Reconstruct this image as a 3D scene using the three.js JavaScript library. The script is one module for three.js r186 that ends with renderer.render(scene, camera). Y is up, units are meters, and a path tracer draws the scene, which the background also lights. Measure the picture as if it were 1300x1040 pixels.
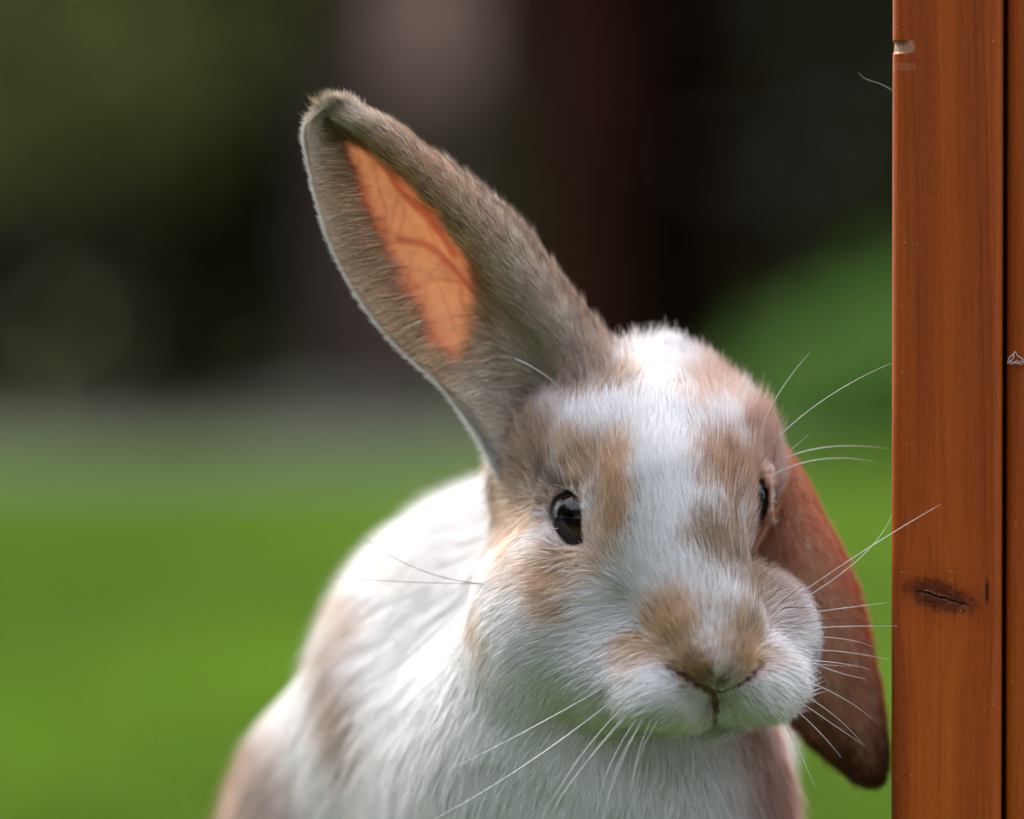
import * as THREE from 'three';
import { mergeGeometries } from 'three/addons/utils/BufferGeometryUtils.js';

// ------------------------------------------------------------------ camera, sky, sun, exposure
const V3 = THREE.Vector3;
const scene = new THREE.Scene();
const DIST = 1.4, CAM_H = 0.27, F = 6741, U = DIST / F;          // U: size of one photo pixel at the focus plane, metres
const camera = new THREE.PerspectiveCamera(2 * Math.atan(520 / F) * 180 / Math.PI, 1300 / 1040, 0.05, 200);
camera.position.set(0, CAM_H, DIST);
camera.rotation.x = -1.5 * Math.PI / 180;
camera.updateMatrixWorld(true);
camera.updateProjectionMatrix();
camera.focus = DIST - 0.006;
camera.userData.fStop = 4.3;
const CX = new V3().setFromMatrixColumn(camera.matrixWorld, 0), CY = new V3().setFromMatrixColumn(camera.matrixWorld, 1), CZ = new V3().setFromMatrixColumn(camera.matrixWorld, 2);
// a photo pixel and a depth (in photo pixels, towards the lens) as a point of the place
function W(px, py, pz = 0) { const d = DIST - pz * U; return new V3((px - 650) / F * d, (520 - py) / F * d, -d).applyMatrix4(camera.matrixWorld); }
const CAMI = camera.matrixWorld.clone().invert(), _q = new V3();
function P(p) { _q.copy(p).applyMatrix4(CAMI); return [650 + _q.x / -_q.z * F, 520 - _q.y / -_q.z * F, (DIST + _q.z) / U]; }

let seed_ = 1;
const rnd = () => { seed_ = (seed_ + 0x6d2b79f5) | 0; let t = Math.imul(seed_ ^ (seed_ >>> 15), 1 | seed_); t = (t + Math.imul(t ^ (t >>> 7), 61 | t)) ^ t; return ((t ^ (t >>> 14)) >>> 0) / 4294967296; };
const reseed = (s) => { seed_ = s | 0; };
const rr = (a, b) => a + (b - a) * rnd();
const gauss = () => (rnd() + rnd() + rnd() + rnd() - 2) * 1.0;
const clamp = (x, a = 0, b = 1) => Math.min(b, Math.max(a, x)), lerp = (a, b, t) => a + (b - a) * t;
const smooth = (a, b, x) => { const t = clamp((x - a) / (b - a)); return t * t * (3 - 2 * t); };
const hash3 = (x, y, z) => { let h = Math.imul(x, 374761393) + Math.imul(y, 668265263) + Math.imul(z, 1274126177); h = Math.imul(h ^ (h >>> 13), 1274126177); return ((h ^ (h >>> 16)) >>> 0) / 4294967296; };
function noise(x, y, z = 0) {
  const i = Math.floor(x), j = Math.floor(y), k = Math.floor(z), f = (t) => t * t * (3 - 2 * t), a = f(x - i), b = f(y - j), c = f(z - k);
  const l = (dy, dz) => lerp(hash3(i, j + dy, k + dz), hash3(i + 1, j + dy, k + dz), a);
  return lerp(lerp(l(0, 0), l(1, 0), b), lerp(l(0, 1), l(1, 1), b), c);
}
const fbm = (x, y, z = 0, n = 4) => { let s = 0, a = 0.5, t = 0; for (let i = 0; i < n; i++) { s += a * noise(x, y, z); t += a; a *= 0.5; x = x * 2.03 + 7.1; y = y * 2.03 + 3.7; z = z * 2.03 + 1.3; } return s / t; };

{ // a bright, thinly clouded sky
  const w = 1024, h = 512, d = new Float32Array(w * h * 4);
  for (let y = 0; y < h; y++) for (let x = 0; x < w; x++) {
    const el = ((y + 0.5) / h - 0.5) * Math.PI, az = ((x + 0.5) / w) * 2 * Math.PI, i = (y * w + x) * 4;
    const dx = Math.cos(az) * Math.cos(el), dz = Math.sin(az) * Math.cos(el), dy = Math.max(Math.sin(el), 0.03);
    const c = smooth(0.40, 0.62, fbm(dx / (dy + 0.35) * 1.6 + 9, dz / (dy + 0.35) * 1.6 + 4, 2, 5));
    const k = lerp(0.85, 1.15, Math.max(0, Math.sin(el)));
    d[i] = lerp(0.70, 1.17, c) * k; d[i + 1] = lerp(0.77, 1.14, c) * k; d[i + 2] = lerp(0.98, 1.19, c) * k; d[i + 3] = 1;
  }
  const t = new THREE.DataTexture(d, w, h, THREE.RGBAFormat, THREE.FloatType);
  t.mapping = THREE.EquirectangularReflectionMapping; t.magFilter = t.minFilter = THREE.LinearFilter; t.needsUpdate = true;
  scene.background = t; scene.environment = t;
}
const sun = new THREE.DirectionalLight(new THREE.Color(1, 0.95, 0.87), 2.4);
sun.position.set(-3.4, 5.2, -2.6); sun.target.position.set(0, 0.15, -0.1);
sun.castShadow = true; sun.shadow.radius = 28; sun.shadow.mapSize.set(4096, 4096);
Object.assign(sun.shadow.camera, { left: -9, right: 9, top: 9, bottom: -9, near: 0.1, far: 40 });
scene.add(sun, sun.target);
const renderer = new THREE.WebGLRenderer({ antialias: true });
renderer.toneMapping = THREE.LinearToneMapping;
renderer.toneMappingExposure = 2.1;
renderer.shadowMap.enabled = true;
renderer.shadowMap.type = THREE.PCFSoftShadowMap;

// ------------------------------------------------------------------ small helpers
const lin = (r, g, b) => new THREE.Color().setRGB(r, g, b);
const std = (c, rough = 0.9, more = {}) => new THREE.MeshStandardMaterial({ color: c, roughness: rough, ...more });
function shadows(m) { m.castShadow = m.receiveShadow = true; return m; }
function part(name, g, m, parent, kind) { const o = shadows(new THREE.Mesh(g, m)); o.name = name; if (kind) o.userData.kind = kind; parent.add(o); return o; }
function thing(name, label, category, pos = [0, 0, 0], group) { const o = new THREE.Group(); o.name = name; o.position.set(...pos); o.userData = { label, category }; if (group) o.userData.group = group; scene.add(o); return o; }
function struct(name, g, m, label) { const o = shadows(new THREE.Mesh(g, m)); o.name = name; o.userData = { kind: 'structure', label, category: name.replace(/_/g, ' ') }; scene.add(o); return o; }
const G = (px, D) => (px - 650) / F * D;                                        // sideways place of a far thing, seen at px, D metres from the lens

// =================================================================== THE GROUND
{
  const g = new THREE.PlaneGeometry(120, 120, 1, 1).rotateX(-Math.PI / 2).translate(0, 0, -40);
  const n = 512, d = new Uint8Array(n * n * 4);
  for (let y = 0; y < n; y++) for (let x = 0; x < n; x++) { const i = (y * n + x) * 4, v = 0.75 + 0.5 * fbm(x / 16, y / 16, 3) - 0.25 * hash3(x, y, 5); d[i] = 92 * v; d[i + 1] = 118 * v; d[i + 2] = 26 * v; d[i + 3] = 255; }
  const t = new THREE.DataTexture(d, n, n); t.colorSpace = THREE.SRGBColorSpace; t.wrapS = t.wrapT = THREE.RepeatWrapping; t.repeat.set(120, 120); t.magFilter = THREE.LinearFilter; t.needsUpdate = true;
  struct('lawn', g, std(lin(1, 1, 1), 1, { map: t }), 'bright green mown lawn stretching behind the rabbit');
}
{
  const n = 256, d = new Uint8Array(n * n * 4);
  for (let y = 0; y < n; y++) for (let x = 0; x < n; x++) { const i = (y * n + x) * 4, v = 0.6 + 0.8 * fbm(x / 9, y / 9, 4) * (0.6 + 0.6 * hash3(x, y, 2)); d[i] = 30 * v; d[i + 1] = 25 * v; d[i + 2] = 20 * v; d[i + 3] = 255; }
  const t = new THREE.DataTexture(d, n, n); t.colorSpace = THREE.SRGBColorSpace; t.wrapS = t.wrapT = THREE.RepeatWrapping; t.repeat.set(8, 8); t.magFilter = THREE.LinearFilter; t.needsUpdate = true;
  struct('soil_bed', mergeGeometries([new THREE.PlaneGeometry(8, 4.9).rotateX(-Math.PI / 2).translate(-0.5, 0.004, 2.75), new THREE.PlaneGeometry(4, 2.2).rotateX(-Math.PI / 2).translate(-2.5, 0.004, -0.8)]), new THREE.MeshPhysicalMaterial({ map: t, roughness: 1, specularIntensity: 0.2 }), 'bare dark soil in front of the rabbit, where the photographer is');
}
const D_EDGE = 6.0;                                                             // where the lawn ends
{
  const n = 256, d = new Uint8Array(n * n * 4);
  for (let y = 0; y < n; y++) for (let x = 0; x < n; x++) { const i = (y * n + x) * 4, v = 0.6 + 0.6 * hash3(x >> 1, y >> 1, 1); d[i] = 64 * v; d[i + 1] = 70 * v; d[i + 2] = 47 * v; d[i + 3] = 255; }
  const t = new THREE.DataTexture(d, n, n); t.colorSpace = THREE.SRGBColorSpace; t.wrapS = t.wrapT = THREE.RepeatWrapping; t.repeat.set(8, 4); t.magFilter = THREE.LinearFilter; t.needsUpdate = true;
  struct('gravel_path', new THREE.PlaneGeometry(9, 3.3).rotateX(-Math.PI / 2).translate(-4.1, 0.004, DIST - D_EDGE - 1.65), std(lin(1, 1, 1), 1, { map: t }), 'pale grey path along the far edge of the lawn on the left');
}
{ // grass blades, short and dense, on the stretch of lawn that the picture sees
  const blades = [];
  reseed(11);
  for (let b = 0; b < 9; b++) {
    const h = rr(0.022, 0.05), w = rr(0.0012, 0.002), a = rr(0, 6.28), bend = rr(0.006, 0.02), ox = rr(-0.014, 0.014), oz = rr(-0.014, 0.014), p = [], ix = [];
    for (let k = 0; k <= 3; k++) { const t = k / 3, y = h * t, o = bend * t * t, ww = w * (1 - t * 0.9); for (const s of [-1, 1]) p.push(ox + Math.cos(a) * o - Math.sin(a) * ww * s, y, oz + Math.sin(a) * o + Math.cos(a) * ww * s); if (k) { const q = k * 2; ix.push(q - 2, q - 1, q, q, q - 1, q + 1); } }
    const g = new THREE.BufferGeometry(); g.setAttribute('position', new THREE.Float32BufferAttribute(p, 3)); g.setIndex(ix); g.computeVertexNormals(); blades.push(g);
  }
  const g = mergeGeometries(blades), N = 60000, m = new THREE.InstancedMesh(g, new THREE.MeshPhysicalMaterial({ color: 0xffffff, roughness: 0.75, specularIntensity: 0.3, transmission: 0.35, thickness: 0, side: THREE.DoubleSide }), N);
  const M = new THREE.Matrix4(), q = new THREE.Quaternion(), e = new THREE.Euler(), c = new THREE.Color();
  for (let i = 0; i < N; i++) {
    const near = i < N * 0.12, D = near ? rr(1.15, 2.4) : Math.sqrt(lerp(2.3 * 2.3, 6.1 * 6.1, rnd())), x = near ? rr(-0.6, 0.6) : rr(-1.15, 1.15) * (0.12 + 0.1 * D);
    e.set(0, rr(0, 6.28), 0); q.setFromEuler(e); const s = rr(0.75, 1.2);
    M.compose(new V3(x, 0, DIST - D), q, new V3(s, s * rr(0.7, 1.1), s)); m.setMatrixAt(i, M);
    const v = 0.5 + 1.0 * fbm(x * 3, D * 1.6, 7, 3), dry = rnd() < 0.06 ? 1 : 0;
    c.setRGB(lerp(0.15, 0.26, dry) * v, lerp(0.285, 0.23, dry) * v, lerp(0.011, 0.07, dry) * v); m.setColorAt(i, c);
  }
  m.name = 'grass'; m.userData = { kind: 'stuff', label: 'short bright green grass blades covering the lawn behind the rabbit', category: 'grass' }; shadows(m); scene.add(m);
}

// =================================================================== THE FAR GARDEN (all far out of focus)
function leafCrown(lobes, count, size, color, seed, vary = 0.5) {
  reseed(seed);
  const p = [], n = [], col = [], ix = [], dir = new V3(), t1 = new V3(), t2 = new V3();
  let total = 0; for (const l of lobes) total += l[3] * l[4] * l[5];
  for (const [cx, cy, cz, rx, ry, rz] of lobes) for (let i = 0, k = Math.round(count * rx * ry * rz / total); i < k; i++) {
    dir.set(gauss(), gauss(), gauss()).normalize();
    const s = Math.pow(rnd(), 0.3) * (0.82 + 0.36 * noise(dir.x * 3 + cx * 7, dir.y * 3, dir.z * 3 + cz));
    const x = cx + dir.x * rx * s, y = cy + dir.y * ry * s, z = cz + dir.z * rz * s, L = size * rr(0.6, 1.3);
    if (y < 0.01) continue;
    t1.set(gauss(), gauss() - 0.2, gauss()).normalize(); t2.crossVectors(t1, dir).normalize(); const nn = t1.clone().cross(t2).normalize(), b = p.length / 3;
    const v = 1 + vary * (rnd() - 0.5) * 2 * 0.6 + vary * (noise(x * 4, y * 4, z * 4) - 0.5);
    for (const [a, w, hgt] of [[0, 0, 0], [0.5, 0.34, 0.06], [0.5, -0.34, 0.06], [1, 0, -0.1]]) {
      p.push(x + (t1.x * a + t2.x * w + nn.x * hgt) * L, y + (t1.y * a + t2.y * w + nn.y * hgt) * L, z + (t1.z * a + t2.z * w + nn.z * hgt) * L);
      n.push(nn.x, nn.y, nn.z); col.push(color[0] * v, color[1] * v, color[2] * v);
    }
    ix.push(b, b + 2, b + 1, b + 1, b + 2, b + 3);
  }
  const g = new THREE.BufferGeometry();
  g.setAttribute('position', new THREE.Float32BufferAttribute(p, 3)); g.setAttribute('normal', new THREE.Float32BufferAttribute(n, 3)); g.setAttribute('color', new THREE.Float32BufferAttribute(col, 3)); g.setIndex(ix);
  return g;
}
const leafMat = new THREE.MeshPhysicalMaterial({ vertexColors: true, roughness: 0.8, specularIntensity: 0.25, transmission: 0.3, thickness: 0, side: THREE.DoubleSide });
function limb(points, r0, r1, seg = 9) {                                         // tapered trunk or stem along points
  const curve = new THREE.CatmullRomCurve3(points.map((q) => new V3(...q))), N = 14, g = new THREE.TubeGeometry(curve, N, 1, seg, false), a = g.attributes.position, c = new V3(), v = new V3();
  for (let i = 0; i <= N; i++) { curve.getPointAt(i / N, c); for (let j = 0; j <= seg; j++) { const k = i * (seg + 1) + j; v.fromBufferAttribute(a, k).sub(c).multiplyScalar(lerp(r0, r1, i / N) * (0.88 + 0.24 * noise(j * 1.3, i * 0.9, points[0][0]))); a.setXYZ(k, c.x + v.x, c.y + v.y, c.z + v.z); } }
  g.computeVertexNormals(); return g;
}
const matt = (r, g, b) => new THREE.MeshPhysicalMaterial({ color: lin(r, g, b), roughness: 0.95, specularIntensity: 0.2 });
const barkMat = matt;
function bush(name, label, category, x, D, lobes, count, size, color, seed, stems = 5, bark = [0.06, 0.045, 0.03]) {
  const t = thing(name, label, category, [x, 0, DIST - D]);
  part('crown', leafCrown(lobes, count, size, color, seed), leafMat, t, 'stuff');
  reseed(seed + 1); const s = [];
  for (let i = 0; i < stems; i++) { const l = lobes[i % lobes.length]; s.push(limb([[l[0] * 0.3 + rr(-0.05, 0.05), -0.02, l[2] * 0.3], [l[0] * 0.6, l[1] * 0.5, l[2] * 0.6], [l[0], l[1] + l[4] * 0.3, l[2]]], 0.022, 0.006, 6)); }
  part('trunk', mergeGeometries(s), barkMat(...bark), t);
  return t;
}
// left: an olive shrub that overhangs, and a dark hedge behind it
bush('olive_shrub', 'large olive green shrub, blurred, at the upper left beyond the lawn', 'shrub', G(130, 8.9), 8.9,
  [[-0.3, 0.95, 0, 0.42, 0.42, 0.4], [0.12, 1.0, 0.05, 0.4, 0.46, 0.4], [-0.05, 0.62, 0.15, 0.36, 0.26, 0.3], [-0.5, 0.7, 0.1, 0.3, 0.3, 0.3]], 9000, 0.06, [0.145, 0.15, 0.04], 21);
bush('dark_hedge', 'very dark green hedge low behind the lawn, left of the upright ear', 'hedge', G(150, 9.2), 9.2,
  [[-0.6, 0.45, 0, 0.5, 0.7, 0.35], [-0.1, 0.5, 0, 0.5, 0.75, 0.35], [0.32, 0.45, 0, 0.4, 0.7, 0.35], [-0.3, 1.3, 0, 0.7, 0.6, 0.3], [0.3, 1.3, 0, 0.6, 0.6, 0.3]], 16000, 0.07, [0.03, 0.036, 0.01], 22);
bush('tall_hedge', 'tall dark green hedge that stands behind the photographer', 'hedge', 0, -3.2,
  Array.from({ length: 12 }, (_, i) => [(i - 6) * 0.95, 1.5 + 0.6 * (i % 2), 0, 0.9, 1.7, 0.6]), 22000, 0.14, [0.04, 0.05, 0.018], 27, 12);
bush('side_hedge', 'tall dark green hedge that stands to the left of the photographer', 'hedge', -3.5, -0.9,
  Array.from({ length: 7 }, (_, i) => [0, 1.1 + 0.5 * (i % 2), (i - 3) * 0.85, 0.55, 1.4, 0.85]), 14000, 0.14, [0.04, 0.05, 0.018], 28, 7);
// the trunk beside the dark shed
{
  const t = thing('garden_tree', 'pale brownish grey tree trunk, blurred, rising behind the upright ear', 'tree', [G(505, 8.6), 0, DIST - 8.6]);
  const b = barkMat(0.048, 0.033, 0.025);
  part('trunk', limb([[-0.02, -0.05, 0], [-0.03, 0.4, 0], [0.03, 1.0, 0], [0.02, 1.7, 0.05]], 0.115, 0.09, 14), b, t);
  part('limb', limb([[0.02, 1.6, 0.05], [0.3, 2.1, 0.1], [0.7, 2.5, 0]], 0.07, 0.03), b, t);
  part('limb', limb([[0.02, 1.6, 0.05], [-0.2, 2.2, -0.1], [-0.6, 2.8, -0.2]], 0.07, 0.03), b, t);
  part('crown', leafCrown([[0.6, 2.6, 0, 0.8, 0.5, 0.8], [-0.5, 2.8, -0.2, 0.8, 0.55, 0.8], [0.1, 3.2, 0, 0.7, 0.5, 0.7]], 7000, 0.09, [0.07, 0.1, 0.03], 31), leafMat, t, 'stuff');
}
{ // a pale box hung on the trunk
  const t = thing('nest_box', 'pale pinkish grey box, blurred, at the top edge behind the raised ear', 'nest box', [G(545, 8.3), 0.56, DIST - 8.42]);
  const m = matt(0.2, 0.13, 0.105);
  const front = new THREE.Shape(); front.moveTo(-0.06, 0); front.lineTo(0.06, 0); front.lineTo(0.06, 0.26); front.lineTo(-0.06, 0.26); front.closePath();
  const hole = new THREE.Path(); hole.absarc(0, 0.19, 0.016, 0, 6.3); front.holes.push(hole);
  part('front_panel', new THREE.ExtrudeGeometry(front, { depth: 0.015, bevelEnabled: true, bevelSize: 0.002, bevelThickness: 0.002, bevelSegments: 1 }), m, t).position.z = 0.065;
  for (const s of [-1, 1]) part('side_panel', new THREE.BoxGeometry(0.015, 0.258, 0.12), m, t).position.set(s * 0.0535, 0.13, 0.002);
  part('back_panel', new THREE.BoxGeometry(0.088, 0.3, 0.015), m, t).position.set(0, 0.15, -0.05);
  part('floor', new THREE.BoxGeometry(0.088, 0.015, 0.1), m, t).position.set(0, 0.01, 0.01);
  const rf = part('roof', new THREE.BoxGeometry(0.16, 0.016, 0.18), matt(0.2, 0.15, 0.13), t); rf.position.set(0, 0.275, 0.02); rf.rotation.x = 0.18;
}
{ // dark shed
  const D = 10.4, x0 = G(545, D), x1 = G(945, D), t = thing('garden_shed', 'dark reddish brown timber shed, blurred, behind the rabbit head', 'shed', [(x0 + x1) / 2, 0, DIST - D]), w = x1 - x0, bw = w / 8;
  const ms = [matt(0.036, 0.013, 0.007), matt(0.03, 0.011, 0.006), matt(0.04, 0.013, 0.007)], bg = new THREE.BoxGeometry(bw - 0.006, 2.1, 0.022);
  for (let i = 0; i < 5; i++) part('board', bg, ms[i % 3], t).position.set(-w / 2 + (i + 0.5) * bw, 1.05, 0);
  const red = part('door', new THREE.BoxGeometry(0.24, 0.42, 0.03), matt(0.034, 0.010, 0.007), t); red.position.set(G(725, D) - (x0 + x1) / 2, 0.66, 0.028);
  red.userData.label = 'dull red hatch on the shed front';
  part('side_wall', new THREE.BoxGeometry(0.03, 2.1, 1.4), ms[0], t).position.set(-w / 2, 1.05, -0.72);
  part('side_wall', new THREE.BoxGeometry(0.03, 2.1, 1.4), ms[0], t).position.set(w / 2, 1.05, -0.72);
  part('back_wall', new THREE.BoxGeometry(w - 0.04, 2.1, 0.03), ms[1], t).position.set(0, 1.05, -1.4);
  part('floor', new THREE.BoxGeometry(w - 0.04, 0.06, 1.35), ms[1], t).position.set(0, 0.03, -0.71);
  part('roof', new THREE.BoxGeometry(w + 0.5, 0.06, 2.1), std(lin(0.05, 0.045, 0.045), 0.9), t).position.set(0, 2.16, -0.5);
}
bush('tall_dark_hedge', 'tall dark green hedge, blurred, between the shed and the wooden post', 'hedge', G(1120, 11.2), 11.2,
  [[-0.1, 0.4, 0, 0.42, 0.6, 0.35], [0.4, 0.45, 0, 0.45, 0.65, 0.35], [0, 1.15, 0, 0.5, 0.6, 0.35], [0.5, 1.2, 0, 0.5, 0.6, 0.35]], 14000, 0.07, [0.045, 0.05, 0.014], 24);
bush('green_shrub', 'bright green low shrub, blurred, between the rabbit and the wooden post', 'shrub', G(1120, 7.5), 7.5,
  [[-0.08, 0.07, 0, 0.14, 0.12, 0.16], [0.05, 0.1, 0, 0.15, 0.15, 0.16], [0.2, 0.1, 0, 0.16, 0.16, 0.16]], 7000, 0.035, [0.12, 0.25, 0.04], 25, 4);
{ // low edging stones at the end of the path
  const stones = [[330, 8.3, 0.038, 'leftmost of the low grey edging stones, blurred, by the path'], [400, 8.2, 0.056, 'largest low grey edging stone, blurred, left of the ear base'], [475, 8.25, 0.05, 'grey edging stone below the tree trunk, blurred'], [545, 8.2, 0.046, 'grey edging stone nearest the rabbit shoulder, blurred']];
  stones.forEach(([px, D, r, label], i) => {
    const g = new THREE.IcosahedronGeometry(r, 3), a = g.attributes.position, v = new V3();
    for (let k = 0; k < a.count; k++) { v.fromBufferAttribute(a, k); const s = 0.8 + 0.4 * fbm(v.x / r * 1.2 + i * 9, v.y / r * 1.2, v.z / r * 1.2); a.setXYZ(k, v.x * s * 1.25, Math.max(v.y * s * 0.8, -r * 0.35), v.z * s); }
    g.computeVertexNormals();
    const o = shadows(new THREE.Mesh(g, matt(0.115, 0.115, 0.09))); o.name = i ? 'edging_stone_00' + i : 'edging_stone'; o.position.set(G(px, D), r * 0.3, DIST - D); o.rotation.y = i * 1.3;
    o.userData = { label, category: 'stone', group: 'edging stones along the path' }; scene.add(o);
  });
}

// =================================================================== THE WOODEN POST
const PX = U;                                                                    // metres per photo pixel
function woodTexture(seed, knot) {
  const w = 512, h = 2048, TW = 0.1, TH = 0.32;                                   // the texture covers TW by TH metres
  const col = new Uint8Array(w * h * 4), bmp = new Uint8Array(w * h * 4);
  const lines = []; reseed(seed); for (let x = -0.01, s = 0; x < TW + 0.02; x += rr(0.002, 0.0075)) lines.push([x, rr(0.25, 1), rr(0.00012, 0.0003)]);
  for (let j = 0; j < h; j++) for (let i = 0; i < w; i++) {
    const x = (i + 0.5) / w * TW, y = (j + 0.5) / h * TH; let k = 0, kx = 0, ky = 0, kd = 9, crack = 0, pale = 0;
    let g = x + 0.0016 * (fbm(x * 20, y * 9, seed, 3) - 0.5) * 2 + 0.0022 * Math.sin(y * 16 + seed);
    if (knot) {
      kx = x - knot[0]; ky = y - knot[1];
      const a = 0.30, ux = kx * Math.cos(a) - ky * Math.sin(a), uy = kx * Math.sin(a) + ky * Math.cos(a);
      kd = Math.hypot(ux / 0.0105, uy / 0.0042) + 0.5 * (fbm(x * 900, y * 900, 4, 3) - 0.5);
      g += 0.0042 * Math.exp(-Math.pow(ky / 0.018, 2)) * (kx > -0.004 ? -1 : 1) * Math.exp(-Math.pow((kx + 0.004) / 0.013, 2));
      k = smooth(1.25, 0.55, kd);
      const cy = uy - 0.0006 * (noise(ux * 350, 1, 2) - 0.5) - 0.0005 * (noise(ux * 1500, 1, 2) - 0.5);
      crack = smooth(0.0005, 0.0001, Math.abs(cy + 0.0004)) * smooth(0.0085, 0.005, Math.abs(ux - 0.001)) + smooth(0.0006, 0.0002, Math.hypot(x - knot[0] - 0.0125, 0)) * smooth(0.0045, 0.001, Math.abs(ky - 0.001));
      pale = smooth(0.00022, 0.00008, Math.abs(cy - 0.0003)) * smooth(0.004, 0.003, Math.abs(ux + 0.001)) * (noise(ux * 3000, 3, 1) > 0.3 ? 1 : 0)
        + smooth(0.0012, 0.0007, Math.hypot((x - knot[0] + 0.009) / 1.6, y - knot[1] - 0.0062 - 0.3 * (x - knot[0] + 0.009))) * smooth(0.62, 0.72, noise(x * 900, y * 3500, 8));
    }
    let line = 0; for (const [lx, s, ww] of lines) { const d = Math.abs(g - lx - 0.0004 * (noise(lx * 999, y * 40) - 0.5)); if (d < 0.0022) { line = Math.max(line, s * smooth(ww, 0, d) * (0.35 + 0.65 * noise(lx * 777, y * 55, 2))); line = Math.max(line, s * 0.22 * smooth(0.0022, 0, d) * (g < lx ? 1 : 0.3)); } }
    const fib = fbm(x * 2600, y * 60, seed + 3, 3) - 0.5, broad = fbm(g * 150, y * 5, seed + 9, 3) - 0.5, fleck = fbm(x * 1500, y * 1500, 6, 2) - 0.5;
    let r = 0.38, gg = 0.075, b = 0.006; const v = clamp(1 + 0.8 * broad + 0.34 * fib + 0.22 * fleck - 0.42 * line, 0.2, 2);
    r *= v; gg *= v * (1 - 0.25 * line + 0.3 * broad); b *= v * (1 - 0.3 * line);
    const dk = k * (0.66 + 0.5 * (fbm(x * 1200, y * 2000, 3, 3) - 0.3)); r *= 1 - clamp(dk) * 0.9; gg *= 1 - clamp(dk) * 0.94; b *= 1 - clamp(dk) * 0.9;
    const halo = smooth(2.4, 1, kd) * 0.16; r *= 1 - halo * 0.7; gg *= 1 - halo; b *= 1 - halo;
    const c = clamp(crack); r *= 1 - 0.9 * c; gg *= 1 - 0.9 * c; b *= 1 - 0.9 * c;
    const sp = clamp(pale); r = lerp(r, 0.5, sp * 0.6); gg = lerp(gg, 0.24, sp * 0.6); b = lerp(b, 0.11, sp * 0.6);
    const speck = hash3(i >> 1, j >> 1, seed) > 0.99965 ? 1 : 0; r = lerp(r, 0.55, speck); gg = lerp(gg, 0.35, speck); b = lerp(b, 0.2, speck);
    if (knot) {                                                                  // the bare splintered notch on the left arris
      const ny = y - knot[2], nx = x - knot[3], e = smooth(0.0018, 0.0014, Math.abs(ny - 0.04 * nx + 0.0003 * (noise(x * 2000, 1) - 0.5))) * smooth(0.0044, 0.0038, nx + 0.0006 * noise(y * 2500, 4) + Math.abs(ny) * 0.5);
      const pal = 0.8 + 0.5 * (noise(x * 2500, y * 500) - 0.5); r = lerp(r, 0.46 * pal, e); gg = lerp(gg, 0.25 * pal, e); b = lerp(b, 0.13 * pal, e);
      const e2 = smooth(0.0012, 0.0009, Math.abs(ny + 0.0052)) * smooth(0.004, 0.0034, nx) * 0.45; r = lerp(r, 0.42, e2); gg = lerp(gg, 0.15, e2); b = lerp(b, 0.06, e2);
    }
    const o = (j * w + i) * 4, s = (z) => { z = clamp(z); return 255 * (z < 0.0031308 ? 12.92 * z : 1.055 * Math.pow(z, 1 / 2.4) - 0.055); };
    col[o] = s(r); col[o + 1] = s(gg); col[o + 2] = s(b); col[o + 3] = 255;
    const hgt = 0.6 + 0.3 * fib - 0.25 * line - 0.55 * c - 0.12 * k + 0.2 * sp + 0.25 * (k > 0 ? k * (fbm(x * 900, y * 2200, 2, 3) - 0.5) : 0) + 0.12 * fleck;
    bmp[o] = bmp[o + 1] = bmp[o + 2] = 255 * clamp(hgt); bmp[o + 3] = 255;
  }
  const mk = (d, srgb) => { const t = new THREE.DataTexture(d, w, h); if (srgb) t.colorSpace = THREE.SRGBColorSpace; t.wrapS = THREE.RepeatWrapping; t.wrapT = THREE.MirroredRepeatWrapping; t.wrapS = THREE.MirroredRepeatWrapping; t.magFilter = THREE.LinearFilter; t.needsUpdate = true; t.repeat.set(1 / TW, 1 / TH); return t; };
  return [mk(col, true), mk(bmp, false)];
}
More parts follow.
